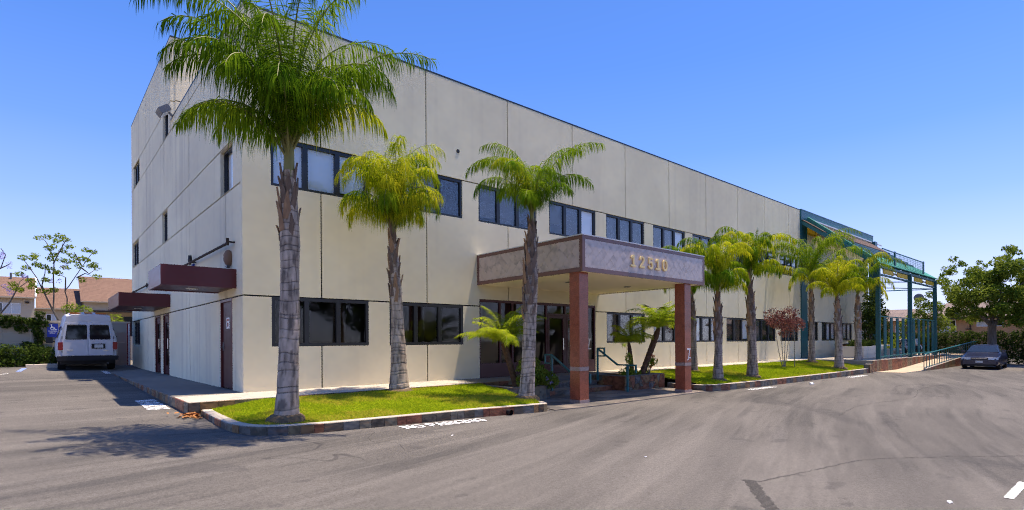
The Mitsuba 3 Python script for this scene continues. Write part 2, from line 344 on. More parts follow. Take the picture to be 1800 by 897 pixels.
panels([(Z4, 9.40), (9.40, ZW)], [[TC, 13.8, TE], [TC, 13.8, TE]], cut_l, leftw, 'paint_left')
backl = sbox(.15, Z0, TE, ZT - .03).union(sbox(TC + .14, ZT - .1, TE, ZW - .03))
for c in cut_l: backl = backl.difference(c.buffer(.001))
put(OB, 'joint_backing', ext(backl, .035, .05, leftw), 'joint_dark')
# tower front above the roof
def towerf(a, z, d): return np.stack([a, TC + d, z], -1)
for z0, z1 in ((Z4 + .2, 9.44), (9.44, ZW)): put(OB, 'tower_panel', ext(sbox(.144, z0 + JT, SE, z1 - JT), .0, .14, towerf), 'paint_front')
put(OB, 'joint_backing', ext(sbox(.15, Z4, SE, ZW - .03), .05, .10, towerf), 'joint_dark')
put(OB, 'roof', [box(.16, SE - .02, .16, TC + .05, 8.2, 8.30), box(.16, SE - .02, TC + .2, TE - .02, 11.3, 11.4), box(SE - .14, SE - .001, .145, TE, Z0, 8.19), box(.145, SE, TE - .14, TE - .003, Z0, 11.29), box(.15, .16, 12.1, 12.2, Z0, 8)], 'concrete')
put(OB, 'parapet_cap', [box(-.004, 29.68, -.004, .2, ZT - .012, ZT + .035), box(-.004, .2, .2, TC + .02, ZT - .012, ZT + .035)], 'cap_metal')
put(OB, 'tower_cap', [box(-.004, SE, TC - .004, TC + .17, ZW - .012, ZW + .03), box(-.004, .17, TC + .17, TE, ZW - .012, ZW + .03)], 'cap_metal')
def blind_mesh(a0, a1, z0, z1, d, mp, tilt=.006, drop=0.):
    n = int((z1 - z0) / .028); out = []
    z = np.linspace(z1, z0 + drop, n + 1)
    V, F = [], []
    for i in range(n):
        b = len(V)
        V += [(a0, z[i], d - tilt), (a1, z[i], d - tilt), (a1, z[i + 1] + .004, d + tilt), (a0, z[i + 1] + .004, d + tilt)]; F += [[b, b + 1, b + 2], [b, b + 2, b + 3]]
    V = np.array(V); return mp(V[:, 0], V[:, 1], V[:, 2]), np.array(F)
rw = random.Random(5)
BR = {('up', 0): 'www', ('up', 1): 'wdd', ('up', 2): 'ggd', ('up', 3): 'sgw', ('up', 4): 'ggg', ('up', 5): 'ggw', ('low', 4): 'gdg', ('low', 6): 'wgw', ('low', 7): 'ddw', ('low', 8): 'gdd', ('low', 5): 'gdw', ('low', 9): 'ddg', ('low', 10): 'gdg', ('low', 11): 'gww', ('low', 12): 'dww', ('low', 13): 'gdw'}
def window(mp, a0, a1, z0, z1, n, fr, pane, code, d=.03, mull=.085, edge=.06, depth=.09):
    w = key(OB, 'window'); RESERVED.add(w)
    g = sbox(a0, z0, a1, z1); pw = (a1 - a0 - 2 * edge - (n - 1) * mull) / n
    panes = [(a0 + edge + i * (pw + mull), a0 + edge + i * (pw + mull) + pw) for i in range(n)]
    if mp is leftw: panes = panes[::-1]
    for p in panes: g = g.difference(sbox(p[0], z0 + edge, p[1], z1 - edge))
    put(w, 'frame', ext(g, d, d + depth, mp), fr)
    for (p0, p1), c in zip(panes, code):
        put(w, 'pane', sheet(p0, p1, z0 + edge, z1 - edge, d + .045, mp), pane)
        if c == 'k': continue
        if c == 'w': put(w, 'shade', sheet(p0 - .01, p1 + .01, z0 + edge / 2 + rw.choice([0, 0, 0, .1]), z1 - edge / 2, d + .10, mp), 'blind_white')
        else:
            drop = .3 if c == 's' else 0.
            put(w, 'blind', blind_mesh(p0 - .01, p1 + .01, z0 + edge, z1 - edge, d + .11, mp, .008 if c == 's' else .005, rw.choice([0, 0, 0, .12, .3])), {'g': 'blind_grey', 'd': 'blind_dark', 's': 'blind_grey'}[c])
for a0, a1, z0, z1, n, kind, k in wins_f:
    if kind == 'low' and k < 2: window(front, a0, a1, z0, z1, 3, 'frame_char', 'glass_dark', 'kkk', d=.0, mull=.11, edge=.075, depth=.12)
    else: window(front, a0, a1, z0, z1, 3, 'frame_black', 'glass', BR.get((kind, k), rw.choice(['ggd', 'gdg', 'gdw', 'ddg'])), mull=.12, edge=.065)
for a0, a1, z0, z1, n in wins_l: window(leftw, a0, a1, z0, z1, n, 'frame_black', 'glass', 'w' if n == 1 else 'ddd', d=.08, mull=.1, edge=.06, depth=.06)
# dark room behind glazed parts so that nothing of the far side shows
put(OB, 'room_wall', [sheet(.2, SE - .2, Z0, 8.2, 5.2, front), sheet(5.2, TE - .2, Z0, 8.2, 3.4, leftw), sheet(TC + .2, TE - .2, 8.35, 11.3, 3.4, leftw)] + [sheet(.16, 5.2, Z0, 8.2, a_, leftw) for a_ in joints[1:13:2]], 'room_paint')
put(OB, 'floor_slab', [box(.16, SE - .16, .16, TE - .16, .10, .20), box(.16, SE - .16, .16, TE - .16, 3.0, 3.3)], 'room_carpet')
# plain doors of the left wall
def door_left(t0, t1, z0, z1, glazed):
    d = key(OB, 'door'); RESERVED.add(d)
    g = sbox(t0, z0, t1, z1).difference(sbox(t0 + .055, z0 - 1, t1 - .055, z1 - .055))
    put(d, 'door_frame', ext(g, -.012, .12, leftw), 'maroon_dark')
    leaf = sbox(t0 + .06, z0 + .012, t1 - .06, z1 - .06)
    if glazed:
        hole = sbox(t0 + .2, z0 + .32, t1 - .2, z1 - .3); put(d, 'leaf', ext(leaf.difference(hole), .03, .075, leftw), 'maroon')
        put(d, 'pane', sheet(t0 + .2, t1 - .2, z0 + .32, z1 - .3, .05, leftw), 'glass_dark')
        put(d, 'handle', [tube([(-.03, t0 + .14, z0 + .9), (-.03, t0 + .14, z0 + 1.25)], .012, 8), bar((-.03, t0 + .14, z0 + .92), (.03, t0 + .14, z0 + .92), .014), bar((-.03, t0 + .14, z0 + 1.23), (.03, t0 + .14, z0 + 1.23), .014)], 'chrome')
    else:
        put(d, 'leaf', ext(leaf, .03, .075, leftw), 'maroon')
        put(d, 'handle', [tube([(.03, t1 - .13, z0 + .98), (-.045, t1 - .13, z0 + .98), (-.05, t1 - .24, z0 + .98)], .011, 8), cbox(.015, .03, t1 - .16, t1 - .1, z0 + .9, z0 + 1.1, .004)], 'steel_grey')
        for zz in (.25, 1.05, 1.85): put(d, 'hinge', cbox(.005, .03, t0 + .045, t0 + .07, z0 + zz, z0 + zz + .11, .003), 'steel_grey')
        nk = put(d, 'notice', box(.024, .0295, t0 + .36, t0 + .62, z0 + 1.42, z0 + 1.68), 'white', label='white paper notice with red print on the maroon door')
        put(nk, 'red_print', [box(.021, .0236, t0 + .40, t0 + .58, z0 + 1.60, z0 + 1.65), box(.021, .0236, t0 + .44, t0 + .54, z0 + 1.47, z0 + 1.56)], 'red_lamp')
door_left(*DOORS[0], False); door_left(*DOORS[1], True); door_left(*DOORS[2], True)
# entrance glazing: maroon storefront with two doors
EG = key(OB, 'entrance_glazing'); RESERVED.add(EG)
ms = [6.48, 7.30, 7.80, 8.38, 9.28, 10.18, 11.20, 11.715]
g = sbox(ENT[0], ENT[2], ENT[1], ENT[3])
for i in range(7):
    low = .03 if i in (4, 5) else .42
    g = g.difference(sbox(ms[i] + .035 + .02 * (i == 0), ENT[2] + low, ms[i + 1] - .035 - .02 * (i == 6), ENT[3] - .08))
g = g.union(sbox(ms[4], 2.16, ms[6], 2.22))
put(EG, 'frame', ext(g, .02, .10, front), 'maroon')
for i in range(7):
    low = .03 if i in (4, 5) else .42
    put(EG, 'pane', sheet(ms[i] + .03, ms[i + 1] - .03, ENT[2] + low, ENT[3] - .08, .06, front), 'glass_dark')
for i in (4, 5):
    a0, a1 = ms[i] + .04, ms[i + 1] - .04; d = key(EG, 'door'); RESERVED.add(d)
    put(EG, 'door_leaf', ext(sbox(a0, .26, a1, 2.155).difference(sbox(a0 + .09, .26 + .25, a1 - .09, 2.06)), .015, .058, front), 'maroon')
    hx = a1 - .13 if i == 4 else a0 + .13
    put(EG, 'door_handle', [tube([(hx, -.05, 1.0), (hx, -.05, 1.4)], .014, 8), bar((hx, -.05, 1.03), (hx, .02, 1.03), .014), bar((hx, -.05, 1.37), (hx, .02, 1.37), .014)], 'chrome')
def glyph(a, z, h, d, mp):   # the white slanted mark that stands on the door glass and on the far column
    w = h * .55
    return [ext(Polygon([(a, z + h), (a + w, z + h), (a + w * .98, z + h * .88), (a + w * .12, z + h * .86)]), d, d + .002, mp),
            ext(Polygon([(a + w * .62, z + h * .86), (a + w * .82, z + h * .86), (a + w * .42, z + .02), (a + w * .1, z), (a + w * .12, z + h * .08), (a + w * .3, z + h * .12)]), d - .0025, d - .0005, mp),
            ext(sbox(a + w * .5, z + h * .18, a + w * 1.05, z + h * .26), d, d + .002, mp)]
put(EG, 'door_mark', glyph(11.26, .92, .46, .05, front), 'white', label='white slanted mark on the entrance glass')
# vent hole and lamps on the walls
put(OB, 'wall_vent', tube([(5.74, -.012, 6.76), (5.74, .10, 6.76)], .055, 14), 'black')
DL = thing('wall_lamp', 'brown rounded lamp on the left wall above the awning', 'lamp')
put(DL, 'backplate', tube([(-.001, .95, 3.26), (-.03, .95, 3.26)], .10, 16), 'steel_grey')
dm = trimesh.creation.icosphere(2, 1.); dm.vertices = dm.vertices * [.11, .115, .19] + [-.05, .95, 3.26]; put(DL, 'cover', dm, 'bin_tan', smooth=True)
put(DL, 'rim', tube([(-.03, .95, 3.08), (-.10, .95, 3.08)], .05, 12), 'steel_grey')
CA = thing('security_camera', 'small blue and black device on the left wall above the large awning', 'camera')
put(CA, 'mount', [cbox(-.05, -.001, 4.78, 4.98, 3.30, 3.56, .01)], 'sign_blue'); put(CA, 'dome', [tube([(-.10, 4.88, 3.62), (-.10, 4.88, 3.80)], [.055, .045], 12), bar((-.0, 4.88, 3.6), (-.12, 4.88, 3.6), .03)], 'black'); put(CA, 'label_plate', box(-.056, -.0505, 4.82, 4.94, 3.36, 3.48), 'cap_light')
FL = thing('floodlight', 'dark box floodlight tilted out from the top of the left wall', 'floodlight')
M = place(-.20, 8.0, 8.92); c, s_ = math.cos(.65), math.sin(.65)
Rm = np.eye(4); Rm[:3, :3] = [[c, 0, -s_], [0, 1, 0], [s_, 0, c]]
put(FL, 'housing', xf(cbox(-.24, .10, -.26, .26, -.10, .09, .03), M @ Rm), 'steel_grey'); put(FL, 'lens', xf(box(-.21, .07, -.21, .21, -.108, -.101), M @ Rm), 'lamp_glass'); put(FL, 'arm', bar((-.16, 8.0, 8.93), (.06, 8.0, 8.70), .06), 'steel_grey')
PR = thing('wall_pipe', 'long dark pipe rail bracketed along the left wall above the awnings', 'pipe')
put(PR, 'pipe', tube([(-.15, .62, 3.545), (-.15, 17.5, 3.60)], .03, 8), 'wood_dark')
for tt in (.62, 4.6, 8.6, 12.6, 16.6): put(PR, 'bracket', [bar((-.15, tt, 3.50), (-.15, tt, 3.66), .05), bar((-.16, tt, 3.58), (.01, tt, 3.58), .035)], 'wood_dark')
# awnings over the side doors
def awning(name, t0, t1, label, sx):
    a = thing(name, label, 'awning', None)
    put(a, 'fascia', [cbox(-sx, 0, t0, t0 + .05, 2.53, 2.96, .008), cbox(-sx, -sx + .05, t0 + .05, t1, 2.53, 2.96, .008), cbox(-sx + .05, 0, t1 - .05, t1, 2.53, 2.96, .008)], 'maroon_dark')
    put(a, 'top', box(-sx + .051, -.002, t0 + .051, t1 - .051, 2.90, 2.935), 'maroon_dark'); put(a, 'soffit', box(-sx + .051, -.002, t0 + .051, t1 - .051, 2.55, 2.57), 'maroon')
    l = key(a, 'downlight'); put(a, 'downlight', tube([(-sx * .5, (t0 + t1) / 2, 2.55), (-sx * .5, (t0 + t1) / 2, 2.535)], .12, 18), 'cap_light')
awning('door_awning', .49, 2.13, 'dark maroon box awning over the single door near the front corner', 1.45)
awning('door_awning', 8.57, 12.0, 'dark maroon box awning over the glazed doors, farther from the corner', 1.42)

# ------------------------------------------------------------------ walkways, beds, kerbs
ZWK = .2253
WK = thing('walkway', 'raised concrete walkway along the front and left walls with slate edge', 'walkway', kind='structure')
def slab(poly, z0, z1): 
    m = trimesh.creation.extrude_polygon(poly, z1 - z0, engine='earcut'); v = m.vertices.copy(); v[:, 2] += z0; return v, np.array(m.faces)
put(WK, 'front_strip', slab(Polygon([(-1.30, -1.44), (5.3, -1.44), (5.3, 0), (-.01, 0), (-1.30, 0)]), -.15, ZWK - .003), 'concrete')
for i, t0 in enumerate(np.arange(.004, 18.3, 1.53)):
    z = ZWK - .002; put(WK, 'paving_slab', cbox(-1.30, -.002, t0 + .004, min(t0 + 1.526, 18.95), -.12, z, .006), 'walk_slate')
put(WK, 'landing', slab(Polygon([(5.304, -1.44), (6.9, -1.44), (6.9, -1.0), (12.0, -1.0), (12.0, 0), (5.304, 0)]), -.2, ZWK - .006), 'walk_slate')
for i, s0 in enumerate(np.arange(12.004, 41.5, 1.96)): put(WK, 'paving_slab', cbox(s0 + .004, s0 + 1.956, -1.15, -.002, -.2, ZWK - .008, .006), 'concrete')
rk = random.Random(11)
def tile_run(parent, path, zt, zb, side=1, w=(.16, .34), thick=.02, name='slate_tile', proud=.012, mats=range(8), gap=.004):
    """slate pieces set one by one on the outer face of a low wall; side=+1: the face lies to the right of the path's direction"""
    pth = np.array(path, float); seg = np.linalg.norm(np.diff(pth, axis=0), axis=1); L = np.concatenate([[0], np.cumsum(seg)])
    def at(l): return np.array([np.interp(l, L, pth[:, 0]), np.interp(l, L, pth[:, 1])])
    l = 0.
    while l < L[-1] - .03:
        e = min(L[-1], l + rk.uniform(*w)); e = L[-1] if L[-1] - e < .08 else e
        pr = proud + rk.uniform(-.003, .004); rings = []
        for q in np.linspace(l + gap, e - gap, 4):
            p = at(q); d = at(min(q + .02, L[-1])) - at(max(q - .02, 0)); d /= np.linalg.norm(d) + 1e-9; nrm = np.array([d[1], -d[0]]) * side
            o, i_ = p + nrm * pr, p - nrm * thick; z0, z1 = float(zb(*p)) - .02, float(zt(*p)) - .006
            rings.append([(*i_, z0), (*o, z0), (*o, z1 - .006), (*(o - nrm * .006), z1), (*i_, z1)])
        put(parent, name, loft(rings), f'slate_{rk.choice(list(mats))}'); l = e
def wall_run(path, zt, zb, width, side=1):
    """body of the low wall: width goes away from the tiled face"""
    pth = np.array(path, float); d = np.gradient(pth, axis=0); d /= np.linalg.norm(d, axis=1, keepdims=True); nrm = np.stack([d[:, 1], -d[:, 0]], 1) * side
    rings = []
    for p, n_ in zip(pth, nrm):
        q = p - n_ * width; rings.append([(p[0], p[1], zb(*p) - .12), (p[0], p[1], zt(*p) - .008), (p[0] - n_[0] * .008, p[1] - n_[1] * .008, zt(*p)), (q[0], q[1], zt(*p)), (q[0], q[1], zb(*p) - .12)])
    return loft(rings)
zw = lambda s, t: ZWK
tile_run(WK, [(-1.31, 18.9), (-1.31, -1.45)], zw, zg, side=1)
tile_run(WK, [(-1.31, -1.45), (6.9, -1.45)], zw, zg, side=1)
# left lawn
zkL = lambda s, t: .085 - .018 * (s + 1.3)
def smooth_path(p, n=60):
    p = np.array(p, float); L = np.concatenate([[0], np.cumsum(np.linalg.norm(np.diff(p, axis=0), axis=1))]); from scipy.interpolate import PchipInterpolator as Q
    l = np.linspace(0, L[-1], n); return np.stack([Q(L, p[:, 0])(l), Q(L, p[:, 1])(l)], 1)
kl = smooth_path([(-1.10, -1.47), (-1.14, -1.9), (-1.17, -2.6), (-1.19, -3.4), (-1.12, -4.0), (-.88, -4.38), (-.5, -4.52), (0, -4.56), (1.3, -4.52), (3.0, -4.46), (4.4, -4.52), (4.78, -4.50), (4.98, -4.28), (5.2, -3.4), (5.42, -2.5)], 90)
KL = thing('lawn_kerb', 'slate faced kerb wall curving round the near lawn with the largest palm', 'kerb', kind='structure')
put(KL, 'kerb_wall', wall_run(kl, zkL, zg, .17), 'concrete', smooth=35)
tile_run(KL, kl, zkL, zg, side=1, w=(.13, .34))
inner = np.array(kl); dd = np.gradient(inner, axis=0); dd /= np.linalg.norm(dd, axis=1, keepdims=True); inner = inner - np.stack([dd[:, 1], -dd[:, 0]], 1) * .165
lawnL = Polygon([tuple(p) for p in inner] + [(5.35, -1.47), (-.93, -1.47)]).buffer(0)
zlawnL = lambda s, t: zkL(s, t) - .02 + (.20 - zkL(s, t)) * np.clip((np.asarray(t) + 4.4) / 2.9, 0, 1) ** .8 * np.clip((np.asarray(s) + .98) / .9, .02, 1) + .012 * np.sin(3 * np.asarray(s)) * np.sin(2.3 * np.asarray(t))
def lawn(name, poly, zf, label, n, seed, h=(.022, .052), wid=.006):
    x0, y0, x1, y1 = poly.bounds; st = .12
    pts = [(x, y) for x in np.arange(x0, x1, st) for y in np.arange(y0, y1, st)]
    cells = []
    for x, y in pts:
        g = sbox(x, y, x + st, y + st)
        if poly.intersects(g):
            g = g.intersection(poly)
            for q in (g.geoms if hasattr(g, 'geoms') else [g]):
                if q.geom_type == 'Polygon' and q.area > 1e-5:
                    V = np.array(q.convex_hull.exterior.coords[:-1]); Z = zf(V[:, 0], V[:, 1]); k = len(V)
                    cells.append((np.column_stack([V, Z]), np.array([[0, i, i + 1] for i in range(1, k - 1)])))
    single(name, join(cells), 'turf', label + ' soil', 'lawn', kind='structure')
    g = np.random.default_rng(seed); P_ = np.stack([g.uniform(x0, x1, n * 2), g.uniform(y0, y1, n * 2)], 1)
    import shapely; ok = shapely.contains_xy(poly, P_[:, 0], P_[:, 1]); P_ = P_[ok][:n]; m = len(P_)
    z = zf(P_[:, 0], P_[:, 1]); th = g.uniform(0, 2 * np.pi, m); hh = g.uniform(*h, m) * (.7 + .6 * meshkit.noise(np.column_stack([P_ * 2.2, np.zeros(m)]))); ln = g.normal(0, .030, (m, 2))
    B = np.column_stack([P_, z]); w = np.column_stack([np.cos(th), np.sin(th), 0 * th]) * wid
    V = np.stack([B - w, B + w, B + np.column_stack([ln, hh])], 1).reshape(-1, 3)
    single('grass' if 'grass' not in labels else 'grass', (V, np.arange(3 * m).reshape(-1, 3)), 'grass', label, 'grass', kind='stuff')
lawn('lawn', lawnL, zlawnL, 'bright green grass of the near lawn around the three near palms', 90000, 1)
# right lawn
kr = smooth_path([(12.05, -2.72), (12.02, -3.3), (12.0, -3.8), (12.15, -4.12), (12.6, -4.24), (14, -4.30), (17, -4.33), (21, -4.3), (24, -4.22), (27.2, -4.1)], 70)
zkR = lambda s, t: -.075 - .004 * (s - 12)
KR = thing('lawn_kerb', 'long slate kerb wall in front of the row of smaller palms', 'kerb', kind='structure')
put(KR, 'kerb_wall', wall_run(kr, zkR, zg, .17), 'concrete', smooth=35)
tile_run(KR, kr, zkR, zg, side=1, w=(.2, .42))
inner = np.array(kr); dd = np.gradient(inner, axis=0); dd /= np.linalg.norm(dd, axis=1, keepdims=True); inner = inner - np.stack([dd[:, 1], -dd[:, 0]], 1) * .165
lawnR = Polygon([tuple(p) for p in inner] + [(28.2, -4.0), (28.2, -1.18), (12.15, -1.18)]).buffer(0)
zlawnR = lambda s, t: zkR(s, t) - .02 + (.20 - zkR(s, t)) * np.clip((np.asarray(t) + 4.1) / 2.9, 0, 1) ** .85
lawn('lawn', lawnR, zlawnR, 'bright green grass of the far lawn along the row of smaller palms', 70000, 2, h=(.04, .085), wid=.011)
# entrance slab and steps
ES = thing('entrance_slab', 'dark stone paving under the entrance portico', 'paving', kind='structure')
def flag(poly, n, seed):
    g = np.random.default_rng(seed); x0, y0, x1, y1 = poly.bounds
    pts = MultiPoint([(g.uniform(x0, x1), g.uniform(y0, y1)) for _ in range(n)])
    return [c.intersection(poly) for c in voronoi_diagram(pts, envelope=poly.envelope.buffer(1)).geoms]
sl = Polygon([(5.06, -4.5), (11.9, -4.16), (11.98, -2.7), (9.9, -2.24), (5.5, -2.24)])
i = 0
for a in np.arange(4.9, 12, .62):
    for b in np.arange(-4.6, -2.2, .62):
        q = sbox(a + .004, b + .004, a + .616, b + .616).intersection(sl)
        if q.is_empty or q.area < .01 or q.geom_type != 'Polygon': continue
        m = trimesh.creation.extrude_polygon(q, .1, engine='earcut'); v = m.vertices.copy(); top = v[:, 2] > .05
        v[:, 2] = np.where(top, zg(v[:, 0], v[:, 1]) + .022, zg(v[:, 0], v[:, 1]) - .06); put(ES, 'paving_stone', (v, m.faces), 'slab_dark')
ST = thing('entrance_steps', 'three slate faced steps rising from the portico to the entrance doors', 'steps', kind='structure')
for k, (tt, zt) in enumerate([(-2.2, -.075), (-1.6, .075), (-1.0, ZWK - .006)]):
    put(ST, 'tread', cbox(6.9, 9.9, tt + .02, tt + .62, -.3, zt, .006), 'walk_slate')
    zb = (-.24, -.075, .075)[k]
    tile_run(ST, [(6.9, tt + .02), (9.9, tt + .02)], lambda s, t, z=zt: z, lambda s, t, z=zb: z + .02, side=1, w=(.18, .36), name='riser_stone')
def rock_wall(parent, mp, poly, d0, d1, n, seed, name='wall_stone', mats=(1, 2, 4, 5, 7, 0)):
    r = random.Random(seed)
    for c in flag(poly, n, seed):
        for q in (c.geoms if hasattr(c, 'geoms') else [c]):
            if q.geom_type != 'Polygon': continue
            q = q.buffer(-.008)
            if q.is_empty or q.geom_type != 'Polygon' or q.area < .002: continue
            q = q.simplify(.004); put(parent, name, ext(q, d0 - r.uniform(0, .012), d1, mp), f'slate_{r.choice(mats)}')
PLR = thing('stone_planter', 'flagstone faced planter beside the entrance steps holding two leaning palms', 'planter')
put(PLR, 'planter_wall', [box(9.95, 12.0, -2.62, -2.45, -.3, .235), box(9.95, 10.1, -2.45, -1.16, -.3, .235), box(11.85, 12.0, -2.45, -1.16, -.3, .235)], 'mortar')
put(PLR, 'soil', box(10.1, 11.85, -2.45, -1.16, -.3, .19), 'soil')
rock_wall(PLR, lambda a, z, d: np.stack([a, -2.62 + d, z], -1), sbox(9.93, -.26, 12.02, .225), -.02, .0, 22, 3)
rock_wall(PLR, lambda a, z, d: np.stack([9.95 + d, a, z], -1), sbox(-2.62, -.26, -1.2, .225), -.02, .0, 14, 4)
PLL = thing('stone_planter', 'low slate planter edge between the near lawn and the entrance steps', 'planter')
pl = smooth_path([(5.42, -1.5), (5.45, -2.4), (5.75, -2.72), (6.4, -2.72), (6.88, -2.5)], 24)
zpl = lambda s, t: .16
put(PLL, 'planter_wall', wall_run(pl, zpl, zg, .14), 'mortar', smooth=35)
tile_run(PLL, pl, zpl, zg, side=1, w=(.16, .3), name='wall_stone')
put(PLL, 'soil', slab(Polygon([(5.55, -1.46), (5.58, -2.35), (5.85, -2.58), (6.4, -2.58), (6.88, -2.4), (6.88, -1.46)]), -.2, .11), 'soil')

# ------------------------------------------------------------------ entrance portico
PO = thing('entrance_portico', 'flat roofed entrance portico with diamond stone fascia on two red granite columns', 'portico')
A0, A1, B0, RZ0, RZ1 = 6.40, 11.93, -4.12, 2.96, 3.83
put(PO, 'roof', [box(A0 + .03, A1 - .03, B0 + .03, -.004, RZ0 + .06, RZ1 - .02)], 'mortar'); put(PO, 'soffit', box(A0 + .09, A1 - .09, B0 + .09, -.004, RZ0 + .012, RZ0 + .06), 'soffit')
put(PO, 'parapet_cap', [box(A0 - .01, A1 + .01, B0 - .01, B0 + .2, RZ1, RZ1 + .025), box(A0 - .01, A0 + .2, B0 + .2, -.003, RZ1, RZ1 + .025), box(A1 - .2, A1 + .01, B0 + .2, -.003, RZ1, RZ1 + .025)], 'cap_light')
faces = [(lambda a, z, d: np.stack([a, B0 + d, z], -1), A0, A1), (lambda a, z, d: np.stack([A0 + d, a, z], -1), B0, -.004), (lambda a, z, d: np.stack([A1 - d, a, z], -1), B0, -.004)]
for fi, (mp, a0, a1) in enumerate(faces):
    o = 0 if fi == 0 else .03
    put(PO, 'trim', [ext(sbox(a0 + o, RZ0, a1, RZ0 + .105), 0, .03, mp), ext(sbox(a0 + o, RZ1 - .085, a1, RZ1 - .001), 0, .03, mp)], 'trim_rose')
    put(PO, 'corner_trim', ext(sbox(a0 + o, RZ0 + .1055, a0 + .10, RZ1 - .0855), 0, .03, mp), 'trim_rose'); put(PO, 'corner_trim', ext(sbox(a1 - .09, RZ0 + .1055, a1, RZ1 - .0855), 0, .03, mp), 'trim_rose')
    if fi == 2: put(PO, 'side_panel', ext(sbox(a0 + .1, RZ0 + .106, a1 - .09, RZ1 - .086), .008, .03, mp), 'marble_0'); continue
    fld = sbox(a0 + .103, RZ0 + .108, a1 - .093, RZ1 - .088); q = .135
    r = random.Random(20 + fi)
    for i in range(-2, int((a1 - a0) / q) + 3):
        for j in range(-1, 9):
            if (i + j) % 2: continue
            cx, cz = a0 + .1 + i * q, RZ0 + .1 + j * q; e = q - .004
            t_ = Polygon([(cx - e, cz), (cx, cz - e), (cx + e, cz), (cx, cz + e)]).intersection(fld)
            if t_.is_empty or t_.area < .0004: continue
            put(PO, 'fascia_tile', ext(t_, .008 - r.uniform(0, .003), .029, mp), f'marble_{r.choice([0, 0, 1, 2, 3])}')
# house number 12510 in raised gold numerals
for ch, cx in zip('12510', (8.36, 8.74, 9.13, 9.47, 9.80)):
    tm = meshkit.text_mesh(ch, .29, .034, bold=True); v = tm.vertices; lo, hi = v[:, 0].min(), v[:, 0].max()
    vv = np.stack([cx + (v[:, 0] - (lo + hi) / 2) * 1.05, B0 - .036 + (.034 - v[:, 2]), 3.235 + v[:, 1]], -1)
    put(PO, 'numeral', (vv, tm.faces), 'brass', label=f'raised gold numeral {ch} on the portico fascia')
def column(x0, y0, w, label):
    c = key(PO, 'column'); RESERVED.add(c); zb = float(zg(x0 + w / 2, y0 + w / 2)); x1, y1 = x0 + w, y0 + w
    put(c, 'base', cbox(x0 - .012, x1 + .012, y0 - .012, y1 + .012, zb - .05, zb + .10, .012), 'granite_band')
    cuts = [zb + .103, zb + .80, zb + .803, zb + .90, zb + .903, 1.18, 1.183, 1.70, 1.703, 2.34, 2.343, RZ0 + .01]
    for i in range(0, len(cuts) - 1, 2):
        if i == 2: put(c, 'band', cbox(x0 - .003, x1 + .003, y0 - .003, y1 + .003, cuts[i], cuts[i + 1], .006), 'granite_band')
        else: put(c, 'stone_block', cbox(x0, x1, y0, y1, cuts[i], cuts[i + 1], .008), 'granite')
    return c
column(6.47, -3.95, .32, None); c2 = column(10.97, -4.03, .33, None)
put(c2, 'mark', glyph(11.07, .70, .36, -4.0335, lambda a, z, d: np.stack([a, d, z], -1)), 'white', label='white slanted mark on the far red column')
for px, py in ((8.0, -2.2), (10.4, -2.4)): put(PO, 'downlight', tube([(px, py, RZ0 + .011), (px, py, RZ0 - .004)], .10, 18), 'steel_grey')
# green pipe handrails of the steps
def handrail(s0, t_up, zb_up, t_lo, loop, label):
    h = thing('handrail', label, 'handrail', None); r = .024; zt = zb_up + 1.0; zl = float(zg(s0, t_lo))
    put(h, 'post', bar((s0, t_up, zb_up), (s0, t_up, zt), .05), 'green_steel2')
    put(h, 'post', bar((s0, t_lo, zl), (s0, t_lo, zt - .50), .05), 'green_steel2')
    lo = t_up + loop * .27
    put(h, 'loop', [bar((s0, t_up, zt), (s0, lo, zt), .042), bar((s0, lo, zt + .02), (s0, lo, zt - .26), .042), bar((s0, lo, zt - .24), (s0, t_up, zt - .24), .042)], 'green_steel2')
    tm = t_up - .78
    put(h, 'rail', [bar((s0, t_up, zt - .01), (s0, tm, zt - .50), .045), bar((s0, tm + .01, zt - .495), (s0, t_lo - .30, zt - .495), .045), bar((s0, t_lo - .30, zt - .475), (s0, t_lo - .30, zt - .72), .045)], 'green_steel2')
handrail(9.80, -1.70, .07, -2.84, -1, 'dark green step handrail on the side of the flagstone planter')
handrail(7.42, -2.06, -.08, -3.15, 1, 'dark green step handrail behind the front red column')

